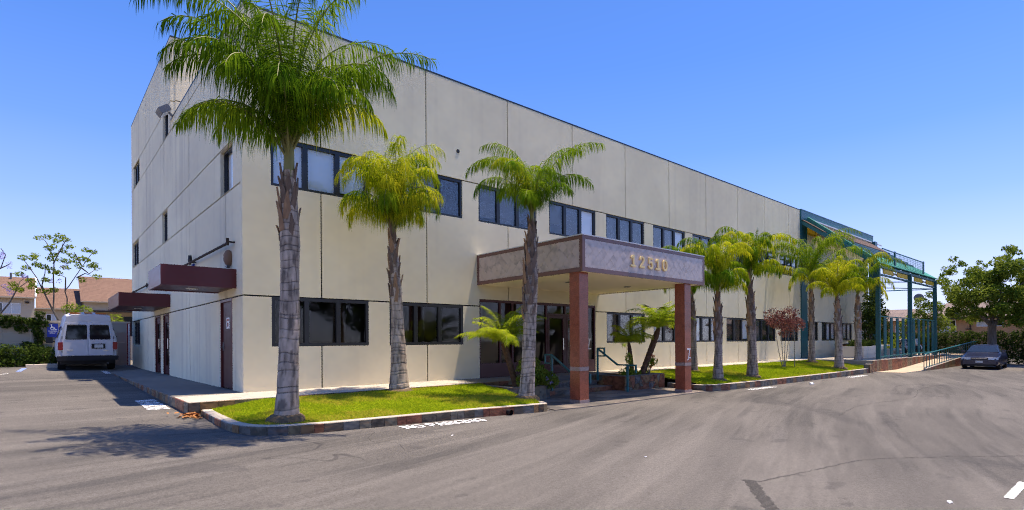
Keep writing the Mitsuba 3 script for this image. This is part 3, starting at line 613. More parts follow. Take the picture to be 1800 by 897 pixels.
# ------------------------------------------------------------------ palms
def frond_mesh(base, az, e0, L, droop, nl=70, ll=.5, lw=.022, hang=.35, seed=0, p=1.5, plume=.6, rr=.016, bare=.16):
    """a feather leaf: a bending midrib and two rows of drooping leaflets"""
    g = np.random.default_rng(seed); n = 18; h = math.cos(az) * RIGHT + math.sin(az) * FWD
    s = np.linspace(0, 1, n); e = e0 - droop * s ** p
    d = np.cos(e)[:, None] * h + np.sin(e)[:, None] * np.array([0, 0, 1.])
    R = np.vstack([[0, 0, 0], np.cumsum((d[1:] + d[:-1]) / 2 * (L / (n - 1)), 0)]) + base
    side = np.cross(h, [0, 0, 1.]); side /= np.linalg.norm(side)
    q = np.concatenate([np.linspace(bare, 1, nl)] * 2); sg = np.repeat([1., -1.], nl); q = np.clip(q + g.normal(0, .006, 2 * nl), bare, 1)
    C = np.stack([np.interp(q, s, R[:, k]) for k in range(3)], 1); T = np.stack([np.interp(q, s, d[:, k]) for k in range(3)], 1); T /= np.linalg.norm(T, axis=1, keepdims=True)
    N = np.cross(side, T); N *= np.sign(N[:, 2:3] + 1e-9)
    prof = np.minimum(1, .35 + (q - bare) / .22) * (1 - .62 * np.clip((q - .55) / .45, 0, 1) ** 1.3)
    ln = ll * prof * g.uniform(.8, 1.15, 2 * nl)
    D = T * (.40 + .5 * q[:, None] ** 3) + side * sg[:, None] * g.uniform(.6, 1., 2 * nl)[:, None] + N * g.uniform(-.5 * plume, plume, 2 * nl)[:, None]
    D /= np.linalg.norm(D, axis=1, keepdims=True)
    W = np.cross(D, N + .5 * g.normal(size=D.shape)); W /= np.linalg.norm(W, axis=1, keepdims=True) + 1e-9
    pts, X, K = [C], C, 3
    hg = hang * g.uniform(.6, 1.4, 2 * nl)[:, None]
    for k in range(K):
        D = D + np.array([0, 0, -1.]) * hg * (1 + k); D /= np.linalg.norm(D, axis=1, keepdims=True); X = X + D * (ln / K)[:, None]; pts.append(X)
    wd = [.55, 1., .75]
    V = np.stack([c for k in range(K) for c in (pts[k] - W * lw * wd[k] / 2, pts[k] + W * lw * wd[k] / 2)] + [pts[K]], 1); m = 2 * nl; nv = V.shape[1]
    o = np.arange(m)[:, None] * nv
    F = np.vstack([o + f for f in ([0, 1, 3], [0, 3, 2], [2, 3, 5], [2, 5, 4], [4, 5, 6])])
    rib = tube(R, np.linspace(rr, rr * .22, n), 5)
    return (V.reshape(-1, 3), F), rib
def trunk_mesh(b, t, prof, seed, ring=.13, nth=44, scar=(.06, .05, .045), base=(.36, .30, .25)):
    g = np.random.default_rng(seed); b, t = np.array(b, float), np.array(t, float); H = t[2] - b[2]; nz = int(H / .012)
    rings = [0.]; 
    while rings[-1] < H: rings.append(rings[-1] + ring * g.uniform(.3, 1.6))
    rings = np.array(rings); z = np.linspace(0, 1, nz); th = np.arange(nth) * 2 * np.pi / nth
    hz, ht = np.meshgrid(z * H, th, indexing='ij')
    wav = hz + .012 * np.sin(2 * ht + 3 * hz) + .02 * (meshkit.noise(np.stack([np.cos(ht) * 2, np.sin(ht) * 2, hz * 3], -1), seed) - .5)
    idx = np.searchsorted(rings, wav) ; near = np.minimum(np.abs(wav - rings[np.clip(idx, 0, len(rings) - 1)]), np.abs(wav - rings[np.clip(idx - 1, 0, len(rings) - 1)]))
    off = g.normal(0, .008, len(rings) + 2)[idx]
    r = np.interp(hz / H, [p[0] for p in prof], [p[1] for p in prof])
    r = r * (1 + off) - .008 * np.exp(-(near / .009) ** 2) + .022 * (meshkit.fbm(np.stack([np.cos(ht) * 1.2, np.sin(ht) * 1.2, hz * .9], -1) * 2, 3, seed) - .5)
    bend = np.sin(np.pi * z) * .03
    cx = b[0] + (t[0] - b[0]) * z + bend; cy = b[1] + (t[1] - b[1]) * z
    V = np.stack([cx[:, None] + r * np.cos(ht), cy[:, None] + r * np.sin(ht), b[2] + hz], -1).reshape(-1, 3)
    a = np.arange((nz - 1) * nth); i, j = a // nth, a % nth; j1 = (j + 1) % nth
    F = np.vstack([np.stack([i * nth + j, i * nth + j1, (i + 1) * nth + j1], 1), np.stack([i * nth + j, (i + 1) * nth + j1, (i + 1) * nth + j], 1)])
    n1 = meshkit.fbm(np.stack([np.cos(ht) * 2.5, np.sin(ht) * 2.5, hz * 3], -1), 4, seed + 3); n2 = meshkit.fbm(np.stack([np.cos(ht) * 5, np.sin(ht) * 5, hz * 4.], -1), 3, seed + 5)
    k = (.55 + .85 * n1)[..., None]; col = np.array(base) * k; br_ = np.clip((meshkit.fbm(np.stack([np.cos(ht) * 3, np.sin(ht) * 3, hz * 1.1], -1), 4, seed + 21) - .50) * 5, 0, 1)[..., None]; col = col * (1 - br_ * .55) + np.array((.20, .145, .11)) * br_ * .55
    col = col * (1 - .55 * np.clip((n2 - .54) * 9, 0, 1))[..., None]
    gap = np.clip(.25 + 1.1 * meshkit.fbm(np.stack([np.cos(ht) * 1.3, np.sin(ht) * 1.3, hz * 4], -1), 2, seed + 9), 0, 1)
    fib = meshkit.fbm(np.stack([np.cos(ht) * 5, np.sin(ht) * 5, hz * 5.5], -1), 3, seed + 31)[..., None]; col = col * (.60 + .80 * fib); m = (np.exp(-(near / .008) ** 2) * gap)[..., None]; col = col * (1 - m) + np.array(scar) * m
    return (V, F), np.clip(col.reshape(-1, 3), 0, 1)
def boots(parent, b, t, f0, f1, prof, n, seed, ln=.32, wd=.12, mats=('boot', 'boot', 'boot_tan')):
    """old leaf bases clasping the upper trunk, their tips standing off"""
    r = random.Random(seed); b, t = np.array(b, float), np.array(t, float); H = t[2] - b[2]
    for i in range(n):
        f = f0 + (f1 - f0) * (i + r.random() * .6) / n; a = i * 2.4 + r.uniform(-.3, .3); R = np.interp(f, [p[0] for p in prof], [p[1] for p in prof])
        c = b + (t - b) * f; out = np.array([math.cos(a), math.sin(a), 0]); tan = np.array([-math.sin(a), math.cos(a), 0]); l = ln * r.uniform(.7, 1.25); off = r.uniform(.015, .065)
        P0, P1, P2 = c + out * (R - .015), c + out * (R + .012) + [0, 0, l * .55], c + out * (R + off) + tan * r.uniform(-.03, .03) + [0, 0, l]
        w0, w1, w2 = wd * r.uniform(.8, 1.2), wd * r.uniform(.55, .8), wd * .14
        rings = []
        for p, w, th in ((P0, w0, .016), (P1, w1, .012), (P2, w2, .006)):
            rings.append([p - tan * w / 2 - out * .02, p + out * th, p + tan * w / 2 - out * .02, p - out * .012])
        put(parent, 'leaf_base', loft(rings), r.choice(mats), smooth=False)
def palm(label, base, top, prof, fronds, mat, seed, shag=(.75, 1.), nboot=14, ring=.13, spear=None, group=None, bark=(.47, .37, .285), **kw):
    k = thing('palm_tree', label, 'palm tree', group); m, col = trunk_mesh(base, top, prof, seed, ring, base=bark)
    put(k, 'trunk', m, 'trunk_vc', smooth=True, color=col)
    boots(k, base, top, shag[0], shag[1], prof, nboot, seed + 1, ln=kw.pop('bl', .3), wd=kw.pop('bw', .12))
    top = np.array(top, float); r = random.Random(seed)
    ang = np.linspace(0, 2 * np.pi, 28, endpoint=False); rr0 = prof[0][1]; b3 = np.array(base, float); w_ = .07 + .09 * meshkit.noise(np.stack([np.cos(ang) * 2, np.sin(ang) * 2, ang * 0], -1), seed)
    put(k, 'root_collar', loft([[(b3[0] + q * math.cos(a), b3[1] + q * math.sin(a), b3[2] + h) for a, q in zip(ang, rr0 * f + w_ * g_)] for f, g_, h in ((1, 1, -.03), (1, .8, .035), (1, .25, .075), (.8, 0, .09))]), 'root_dirt', smooth=60)
    cs = kw.pop('shaft', (.07, .5))
    put(k, 'crownshaft', tube([top - [0, 0, .12], top + [0, 0, cs[1] * .5], top + [0, 0, cs[1]]], [cs[0] * 1.15, cs[0], cs[0] * .5], 10), 'rachis', smooth=True)
    for i, f in enumerate(fronds):
        az, e0, L, dr_ = f[:4]; mm = f[4] if len(f) > 4 else mat; o = {**kw, **(f[5] if len(f) > 5 else {})}
        bs = top + np.array([0, 0, cs[1] * r.uniform(.25, .8)]) + (math.cos(math.radians(az)) * RIGHT + math.sin(math.radians(az)) * FWD) * cs[0] * .5
        lv, rib = frond_mesh(bs, math.radians(az), math.radians(e0), L, math.radians(dr_), seed=seed * 100 + i, **o)
        fk = put(k, 'frond', lv, mm); put(fk, 'midrib', rib, 'rachis', smooth=True)
    if spear:
        az, e0, L = spear; lv, rib = frond_mesh(top + [0, 0, .2], math.radians(az), math.radians(e0), L, .05, nl=50, ll=.22, lw=.014, hang=0., plume=.1, seed=seed + 77, bare=.35)
        v, f = lv; ax = (top + [0, 0, .2]); 
        fk = put(k, 'spear_leaf', lv, 'frond_dark'); put(fk, 'midrib', rib, 'frond_dark')
    return k
D = dict
def PF(L): return [(az, e, l, d, m, {'p': p, **o}) for az, e, l, d, p, m, o in L]
dk, md, ye = 'frond_dark', 'frond_mid', 'frond_yellow'
P1F = PF([(180, 80, 4.3, 128, 2.6, dk, D(ll=.80)), (166, 86, 3.2, 118, 2.3, dk, D(ll=.75)), (190, 52, 1.95, 120, 1.5, md, D(ll=.55)), (3, 63, 3.0, 88, 2., dk, D(ll=.62, plume=1.)), (16, 66, 2.0, 140, 1.6, ye, D(ll=.62)), (-12, 76, 2.5, 140, 1.7, dk, D(ll=.75)),
          (-92, 84, 3.0, 76, 2., dk, D(ll=.8)), (-60, 80, 2.8, 125, 1.9, dk, {}), (-125, 78, 2.8, 130, 1.9, dk, {}), (-30, 86, 3.1, 95, 2., md, {}), (-150, 84, 2.9, 110, 2., dk, {}), (60, 82, 2.9, 105, 1.8, dk, {}), (110, 80, 2.9, 115, 1.8, dk, {}), (35, 84, 3.2, 95, 2., md, {}),
          (-95, 66, 2.2, 135, 1.6, dk, {}), (-40, 64, 1.8, 130, 1.6, md, {}), (150, 89, 3.3, 60, 1.8, dk, {}), (20, 88, 3.0, 60, 1.8, md, {}), (-78, 74, 2.5, 140, 1.7, dk, {}), (-140, 60, 1.8, 130, 1.6, md, {}), (-72, 62, 2.3, 130, 1.7, dk, {}), (-112, 66, 2.4, 135, 1.8, dk, {}), (204, 74, 2.5, 135, 1.9, dk, {}), (158, 62, 2.0, 122, 1.7, md, {}), (6, 78, 2.5, 142, 1.9, dk, {}), (-20, 66, 2.0, 138, 1.7, md, {}), (-160, 78, 2.6, 135, 2., dk, {})])
palm('tallest palm with dark feathery crown and thick grey ringed trunk, nearest on the lawn', (-.42, -3.98, .10), (-.36, -3.98, 4.02), [(0, .205), (.04, .185), (.12, .162), (.35, .150), (.6, .140), (.70, .152), (.85, .13), (1, .085)],
     P1F, 'frond_dark', 1, shag=(.70, .97), nboot=20, ring=.17, nl=105, ll=.70, lw=.019, hang=.75, plume=.75, rr=.022, bl=.36, bw=.14, shaft=(.075, .75))
def mop(n, seed, L, e=(74, 90), d=(125, 170), mats=(md, md, ye), p=(1.7, 2.6)):
    r = random.Random(seed); return [(i * 137.5 + r.uniform(-12, 12), r.uniform(*e) - (22 if i % 3 == 0 else 0), L * r.uniform(.82, 1.1) * (.66 if i % 3 == 0 else 1), r.uniform(*d), r.choice(mats), {'p': r.uniform(*p) - (.4 if i % 3 == 0 else 0)}) for i in range(n)]
palm('yellow green palm with a full drooping crown against the front wall', (2.9, -1.62, .15), (2.77, -1.58, 3.68), [(0, .235), (.06, .22), (.2, .18), (.38, .15), (.6, .13), (.85, .115), (1, .075)],
     mop(40, 31, 2.5, e=(78, 93), d=(140, 182), p=(2.0, 3.4), mats=(ye, ye, ye, md)), 'frond_yellow', 2, shag=(.55, 1.0), nboot=26, ring=.16, nl=90, ll=.58, lw=.015, hang=.8, plume=.9, rr=.014, bl=.4, bw=.13, shaft=(.06, .45))
P3F = PF([(180, 79, 2.43, 148, 2.1, md, {}), (196, 69, 1.89, 150, 1.7, md, {}), (165, 85, 2.34, 135, 2.1, md, {}), (-4, 73, 2.48, 92, 2.1, md, {}), (10, 69, 1.98, 125, 1.8, dk, {}), (80, 89, 2.07, 95, 1.8, md, {}), (-70, 81, 1.80, 140, 1.8, md, {}), (-120, 79, 1.80, 145, 1.8, md, {}), (130, 77, 1.80, 135, 1.8, dk, {}), (45, 81, 2.07, 125, 1.9, dk, {}), (225, 81, 1.89, 145, 1.8, ye, {}), (-40, 69, 1.44, 135, 1.6, dk, {}), (183, 89, 2.25, 120, 2.1, md, {}), (-100, 59, 1.17, 125, 1.5, md, {}), (20, 85, 2.34, 105, 2., md, {})])
palm('slim palm in front of the portico with brown shaggy upper trunk and open crown', (4.94, -3.72, .0), (5.2, -3.66, 3.98), [(0, .205), (.05, .175), (.2, .155), (.4, .148), (.55, .15), (.68, .155), (.85, .125), (1, .07)],
     P3F, 'frond_dark', 3, shag=(.44, 1.0), nboot=44, ring=.15, nl=110, ll=.52, lw=.017, hang=.75, plume=.8, rr=.014, bl=.36, bw=.17, shaft=(.05, .45))
prs = [(0, .21), (.06, .20), (.2, .165), (.4, .145), (.6, .15), (.8, .135), (1, .07)]
GP = None
row = [('palm just behind the far red column with one upright spear leaf', (15.25, -1.76, .10), 3.05, 16, 2.5, (-88, 86, 1.75), ('frond_mid', 'frond_yellow')),
       ('short palm right of the far red column, nearest of the small palm row', (13.57, -3.65, -.04), 2.72, 22, 2.75, None, ('frond_yellow', 'frond_mid', 'frond_mid')),
       ('palm with thick shaggy trunk and an upright spear leaf, left of the red bush', (16.06, -3.63, -.05), 3.35, 20, 2.7, (-60, 80, 1.7), ('frond_mid', 'frond_yellow', 'frond_mid')),
       ('tall palm with long hanging fronds beside the green wall fin', (26.12, -1.91, .15), 3.9, 26, 4.2, None, ('frond_mid', 'frond_mid', 'frond_yellow')),
       ('yellow crowned palm right of the green wall fin at the kerb', (24.65, -3.64, -.05), 3.1, 20, 2.6, None, ('frond_yellow', 'frond_yellow', 'frond_mid')),
       ('last palm of the row, leaning over the corner of the green canopy', (29.0, -3.12, .0), 3.45, 22, 3.5, None, ('frond_yellow', 'frond_mid', 'frond_mid'))]
for i, (lb, b, zt, n, L, sp, mats) in enumerate(row):
    kw = D(e=(70, 90), d=(130, 160)) if i in (3, 5) else D(e=(78, 92), d=(140, 178), p=(2., 3.))
    pr = [(f, r_ * (1.02 if i in (2, 4, 5) else .86)) for f, r_ in prs]
    palm(lb, b, (b[0] + (.12 if i % 2 else -.05), b[1] + .05, zt), pr, mop(n, 40 + i, L * .94, mats=mats, **kw), 'frond_mid', 10 + i, shag=(.45, 1.), nboot=26, ring=.17, nl=80, ll=.62 if i == 3 else .50, lw=.024, hang=.95, plume=.75, rr=.016, spear=sp, bark=[(.32, .25, .20), (.38, .31, .26), (.34, .265, .21), (.35, .275, .22), (.39, .325, .27), (.42, .36, .31)][i], bl=.36, bw=.16, shaft=(.06, .42))
# small date palms of the planters
def date_palm(label, stems, seed):
    k = thing('date_palm', label, 'palm')
    for j, (b, t, r0, n, L) in enumerate(stems):
        b, t = np.array(b, float), np.array(t, float); mid = (b + t) / 2 + [.03, 0, .0]
        g = np.linspace(0, 1, 22); C = (1 - g)[:, None] ** 2 * b + 2 * (g * (1 - g))[:, None] * mid + g[:, None] ** 2 * t
        put(k, 'stem', tube(C, r0 * (1 + .12 * (np.arange(22) % 2)) * np.interp(g, [0, .1, .85, 1], [1.25, 1, 1.05, .7]), 9), 'bark_brown')
        r = random.Random(seed + j)
        for i in range(n):
            lv, rib = frond_mesh(t, math.radians(i * 137.5 + r.uniform(-15, 15)), math.radians(r.uniform(28, 86)), L * r.uniform(.8, 1.15), math.radians(r.uniform(60, 100)), nl=52, ll=.27, lw=.015, hang=.22, plume=.25, rr=.007, seed=seed * 50 + j * 30 + i, bare=.12)
            fk = put(k, 'frond', lv, 'frond_pygmy'); put(fk, 'midrib', rib, 'rachis')
    return k
date_palm('low date palm with arching pale fronds left of the entrance doors', [((6.02, -2.15, .1), (5.92, -1.75, 1.25), .075, 34, 1.3)], 61)
date_palm('two stemmed date palm leaning from the flagstone planter', [((11.02, -2.12, .18), (11.05, -1.95, 1.22), .06, 22, .8), ((11.24, -2.29, .18), (12.2, -2.3, 1.70), .09, 38, 1.22)], 62)
# shrubs
def shrub(name, label, cat, clumps, radii, n, size, mat, stems, seed, extra=None, bark='bark_grey'):
    k = thing(name, label, cat); put(k, 'foliage', leaves(clumps, radii, n, size, seed), mat, kind='stuff')
    for s in stems: put(k, 'stem', tube(s, np.linspace(.022, .008, len(s)), 6), bark)
    if extra: put(k, extra[0], leaves(extra[1], [.055] * len(extra[1]), extra[2], extra[3], seed + 1, flat=1), extra[4], kind='stuff')
    return k
ax = [(6.35, -2.6, .42), (6.6, -2.35, .45), (6.2, -2.4, .62), (6.7, -2.62, .28), (6.45, -2.2, .7), (6.05, -2.55, .3)]
shrub('flowering_shrub', 'dense green shrub with purple flowers left of the entrance steps', 'shrub', ax, [.30] * 6, 2600, .055, 'leaf_green', [[(6.4, -2.4, .1), (6.4, -2.4, .5)], [(6.3, -2.5, .1), (6.15, -2.5, .4)]], 71, ('flowers', [(6.74, -2.78, .38), (6.78, -2.70, .24), (6.6, -2.86, .22), (6.82, -2.55, .42), (6.45, -2.85, .34)], 90, .024, 'petal_purple'))
rx = [(11.6, -2.35, .52), (11.75, -2.3, .7), (11.5, -2.25, .38), (11.85, -2.35, .6)]
shrub('flowering_shrub', 'small sprig with orange red flowers at the end of the flagstone planter', 'shrub', rx, [.15] * 4, 220, .045, 'leaf_light', [[(11.65, -2.3, .18), (11.6, -2.33, .6)], [(11.65, -2.3, .18), (11.82, -2.33, .75)], [(11.65, -2.3, .18), (11.5, -2.25, .5)]], 72, ('flowers', [(11.62, -2.45, .55), (11.78, -2.38, .78), (11.9, -2.42, .66), (11.66, -2.4, .8), (11.58, -2.42, .46)], 120, .026, 'petal_red'))
shrub('planter_shrub', 'light green leafy plant behind the right handrail', 'shrub', [(10.75, -2.2, .5), (10.72, -2.2, .75), (10.7, -2.1, .3), (10.9, -2.3, .28), (10.5, -2.3, .26)], [(.13, .13, .25), (.12, .12, .2), (.3, .2, .15), (.25, .2, .12), (.25, .2, .12)], 700, .04, 'leaf_light', [[(10.72, -2.2, .18), (10.74, -2.2, .8)]], 73)
bx, by = 21.4, -2.5
bc = [(bx + a, by + b, z) for a, b, z in [(-.9, 0, 2.15), (-.45, .25, 2.4), (.1, -.2, 2.45), (.6, .1, 2.35), (1.05, -.1, 2.05), (.2, .3, 2.1), (-.5, -.3, 1.95), (.6, -.3, 1.9), (-.1, 0, 2.0), (1.4, .1, 2.2), (.9, .3, 1.6)]]
shrub('red_leaf_bush', 'multi stemmed bush with dark red leaves on the far lawn', 'bush', bc, [.42, .4, .42, .42, .4, .45, .4, .4, .4, .25, .3], 2100, .055, 'leaf_red',
      [[(bx - .05, by, -.05), (bx - .5, by, .8), (bx - .9, by, 2.)], [(bx, by, -.05), (bx - .15, by, .9), (bx - .35, by, 2.2)], [(bx + .05, by, -.05), (bx + .15, by, 1.1), (bx + .15, by - .1, 2.3)], [(bx + .1, by, -.05), (bx + .4, by, .9), (bx + .75, by, 2.2)], [(bx + .9, by - .1, -.05), (bx + .92, by - .1, 1.2), (bx + 1.05, by, 2.)]], 74, bark='bark_light')

# ------------------------------------------------------------------ green canopy wing at the far end
GF = thing('green_wall_fin', 'tall dark green fin standing proud of the facade', 'fin'); put(GF, 'post', cbox(29.72, 30.34, -.07, -.001, .15, ZT - .02, .01), 'green_steel'); put(GF, 'head', cbox(30.34, 30.62, -.045, -.001, .15, 8.42, .005), 'green_steel'); put(GF, 'foot', cbox(29.68, 30.66, -.085, -.0015, .14, .30, .01), 'green_steel')
GB = thing('green_parapet_band', 'long green metal band along the roof edge right of the fin', 'fascia'); put(GB, 'band', cbox(29.70, 42.6, -.06, -.001, 8.36, 8.79, .008), 'green_steel2'); put(GB, 'lip', box(29.69, 42.61, -.075, -.0605, 8.74, 8.80), 'green_steel')
put(GB, 'end_return', cbox(42.54, 42.6, .0, 6., 8.36, 8.79, .008), 'green_steel')
GC = thing('green_canopy', 'open green steel canopy with sloping roof, yellow hanging panels and mesh screen over the terrace', 'canopy')
TP = -3.8; SA, SB, SC_ = 29.85, 35.85, 41.9; ZB = 5.16
for s_ in (SA, SB, SC_): put(GC, 'post', cbox(s_ - .095, s_ + .095, TP - .095, TP + .095, .1, ZB, .008), 'green_steel')
put(GC, 'post', cbox(42.0, 42.5, -.35, .05, .1, 8.3, .008), 'green_steel')
put(GC, 'beam', bar((SA - .12, TP, ZB - .04), (SC_ + .12, TP, ZB - .04), .14, .12), 'green_steel'); put(GC, 'beam', bar((SA, TP, 4.70), (SC_, TP, 4.70), .09, .09), 'green_steel')
def slope(t): return ZB + .06 + (TP - t) / TP * 2.88
for s_ in (SA, 31.9, 33.9, SB, 37.9, 39.9, SC_): put(GC, 'rafter', bar((s_, TP, slope(TP)), (s_, -.07, slope(-.07)), .10, .20), 'green_steel2')
def deck(t0, t1, up, mat, name, s0=SA - .1, s1=SC_ + .1):
    v = [(s0, t1, slope(t1) + up), (s1, t1, slope(t1) + up), (s1, t0, slope(t0) + up), (s0, t0, slope(t0) + up)]
    put(GC, name, hexa([(a, b, c) for a, b, c in v], [(a, b, c + .05) for a, b, c in v]), mat)
deck(-.1, -1.25, .115, 'brown_deck', 'roof_deck'); deck(-2.9, -3.9, .115, 'green_deck', 'roof_deck')
for t in (-1.6, -1.95, -2.3, -2.6): put(GC, 'purlin', bar((SA, t, slope(t) + .14), (SC_, t, slope(t) + .14), .07, .07), 'green_steel2')
put(GC, 'white_edge', [bar((30.7, -.13, 8.33), (44.3, -.13, 8.26), .05, .07)], 'white'); 
put(GC, 'edge_beam', bar((SA - .1, TP, slope(TP) + .1), (30.5, -.1, 8.3), .12, .26), 'green_deck')
for a, b in ((30.72, 32.5), (33.3, 35.3), (36.8, 38.7), (39.6, 41.5)):
    pk = put(GC, 'hanging_panel', cbox(a, b, TP - .02, TP + .02, 4.79, 5.03, .006), 'yellow_panel'); put(pk, 'hanger', [bar((x_, TP, 5.03), (x_, TP, 5.07), .03) for x_ in (a + .2, b - .2)] + [bar((x_, TP, 4.74), (x_, TP, 4.79), .03) for x_ in (a + .2, b - .2)], 'green_steel')
for a in (32.9, 39.15): put(GC, 'link_plate', ext(Polygon([(a - .32, 4.94), (a, 4.9), (a + .32, 4.94), (a + .32, 4.86), (a, 4.9), (a - .32, 4.83)]).buffer(.02), -.02, .02, lambda q, z, d: np.stack([q, TP + d, z], -1)), 'maroon_dark')
put(GC, 'tie_rod', [tube([(SA, TP, 4.27), (SB, TP, 4.68)], .03, 6), tube([(SA, TP, 3.80), (SC_, TP, 4.6)], .03, 6), tube([(42.2, -.2, 5.0), (SC_, TP, 4.62)], .03, 6)], 'green_steel')
for a, z in ((30.66, 7.45), (30.66, 4.85)): put(GC, 'wall_panel', cbox(a, a + 1.45, -.05, -.003, z, z + .6, .006), 'yellow_panel')
put(GC, 'wall_panel', cbox(41.62, 43.3, -.30, -.26, 4.95, 5.38, .006), 'yellow_panel'); put(GC, 'wall_panel', cbox(42.6, 44.9, -.05, -.0, 4.92, 5.30, .006), 'yellow_panel')
# mesh screen on the beam
for s_ in (32.9, 39.0): put(GC, 'screen_post', cbox(s_ - .1, s_ + .1, TP - .03, TP + .03, 5.24, 6.18, .006), 'green_steel')
put(GC, 'screen_rail', [bar((30.6, TP, 6.12), (39.0, TP, 6.12), .05)], 'green_steel')
wires = [bar((31. + i * .16, TP, 5.26), (31. + i * .16 + .0, TP, 6.1), .010) for i in range(50)] + [bar((31., TP, 5.3 + j * .10), (38.9, TP, 5.3 + j * .10), .010) for j in range(8)]
put(GC, 'wire_mesh', wires, 'green_steel2', kind='stuff')
# terrace, fence of wide slats, ramp
TR = thing('terrace', 'raised terrace with brown stone edge wall under the green canopy', 'terrace', kind='structure')
put(TR, 'floor', box(28.4, 50, -3.95, -.003, -.5, ZWK - .012), 'concrete'); put(TR, 'floor_back', box(41.6, 50, .0, 16, -.5, ZWK - .012), 'concrete')
tile_run(TR, [(28.3, -3.98), (46, -3.98)], lambda s, t: .215, lambda s, t: float(zg(s, -4.0)), side=1, w=(.22, .45), name='wall_stone', mats=(1, 4, 7, 5, 1))
tile_run(TR, [(27.22, -4.14), (27.8, -4.06), (28.3, -3.99)], lambda s, t: .06, lambda s, t: float(zg(s, -4.0)), side=1, w=(.22, .45), name='wall_stone', mats=(1, 4, 7))
put(TR, 'step_wall', slab(Polygon([(27.2, -4.12), (28.39, -3.97), (28.39, -3.7), (27.2, -3.9)]), -.6, .065), 'mortar')
SF = thing('slat_fence', 'green fence of wide upright slats between the canopy posts', 'fence')
put(SF, 'rail', bar((SA + .12, TP, 2.50), (SC_ - .12, TP, 2.50), .05), 'green_steel2'); put(SF, 'rail', bar((SA + .12, TP - .04, .36), (SC_ - .12, TP - .04, .46), .06), 'green_steel2')
for a in np.linspace(31.0, 41.2, 10): put(SF, 'slat', cbox(a - .21, a + .21, TP - .02, TP + .02, .26, 2.46, .006), 'green_steel')
RZ = lambda s: -.415 + np.clip((s - 31.6) * .046, 0, .635)
RP = thing('ramp', 'sunlit tan concrete ramp between the terrace wall and its green handrail', 'ramp', kind='structure')
rs = np.concatenate([[28.6, 31.6], np.linspace(32, 47, 16)]); V = []
def ramp_top(s): return max(float(RZ(s)), float(zg(s, -4.6)) + .012)
rings = [[(s, -5.2, float(zg(s, -5.2)) - .3), (s, -5.2, ramp_top(s)), (s, -4.02, ramp_top(s)), (s, -4.02, -.8)] for s in rs]
put(RP, 'surface', loft(rings), 'ramp_conc'); 
RK = [(s, -5.3) for s in np.linspace(32.3, 47, 20)]
put(RP, 'kerb', wall_run(RK, lambda s, t: ramp_top(s) + .09, lambda s, t: float(zg(s, t)), .10), 'concrete')
tile_run(RP, [(32.3, -5.3), (47, -5.3)], lambda s, t: ramp_top(s) + .08, lambda s, t: float(zg(s, t)), side=1, w=(.3, .5), name='wall_stone', mats=(1, 4, 7))
HR = thing('ramp_handrail', 'green handrail with thin balusters rising along the ramp', 'handrail')
zr = lambda s: ramp_top(s)
put(HR, 'rail', [tube([(s, -5.24, zr(s) + .86) for s in np.linspace(32.2, 46.5, 12)], .032, 8)], 'green_steel2'); put(HR, 'lower_rail', [tube([(s, -5.24, zr(s) + .14) for s in np.linspace(32.2, 46.5, 12)], .02, 6)], 'green_steel')
for s in np.linspace(32.2, 46.5, 26): put(HR, 'baluster', bar((s, -5.24, zr(s) + .02), (s, -5.24, zr(s) + .85), .035), 'green_steel')
BXP = thing('planter_box', 'weathered white planter box with clipped green plants on the terrace', 'planter'); 
for i in range(3): put(BXP, 'board', cbox(31.9, 35.6, -2.52, -2.47, .22 + i * .225, .44 + i * .225, .008), 'planter_white')
put(BXP, 'side', cbox(31.9, 31.95, -2.465, -1.3, .22, .9, .008), 'planter_white'); put(BXP, 'side', cbox(35.55, 35.6, -2.465, -1.3, .22, .9, .008), 'planter_white'); put(BXP, 'soil', box(31.95, 35.55, -2.46, -1.3, .25, .82), 'soil')
shrub('planter_shrub', 'clipped low green plants in the white planter box', 'shrub', [(32.3 + i * .5, -1.9, 1.0) for i in range(7)], [.38] * 7, 2200, .06, 'leaf_dark', [[(33, -1.9, .8), (33, -1.9, 1.1)]], 75)
BN = thing('litter_bin', 'tan litter bin with a white bag by the wall beyond the fin', 'bin'); put(BN, 'body', tube([(34.7, -.95, .22), (34.7, -.95, .95)], [.34, .37], 16), 'bin_tan'); put(BN, 'rim', tube([(34.7, -.95, .95), (34.7, -.95, 1.0)], .39, 16), 'wood_dark')
for a in range(16): put(BN, 'slat', bar((34.7 + .375 * math.cos(a * .3927), -.95 + .375 * math.sin(a * .3927), .26), (34.7 + .395 * math.cos(a * .3927), -.95 + .395 * math.sin(a * .3927), .93), .07, .02), 'bin_tan')
bg = trimesh.creation.icosphere(2, 1.); bg.vertices = bg.vertices * [.2, .2, .12] + [34.7, -.95, 1.05]; bg.vertices += .03 * (meshkit.noise(bg.vertices * 12)[:, None] - .5); put(BN, 'bag', bg, 'white', smooth=True)
# bench slabs behind the fence
BE = thing('terrace_bench', 'pale stone bench on the terrace behind the slat fence', 'bench'); put(BE, 'seat', cbox(34.6, 37.4, -3.1, -2.7, .62, .70, .01), 'planter_white'); put(BE, 'seat', cbox(34.6, 37.4, -2.5, -2.1, .86, .93, .01), 'planter_white')
for a in (34.9, 37.1): put(BE, 'leg', cbox(a - .1, a + .1, -3.05, -2.15, .21, .62, .01), 'planter_white')
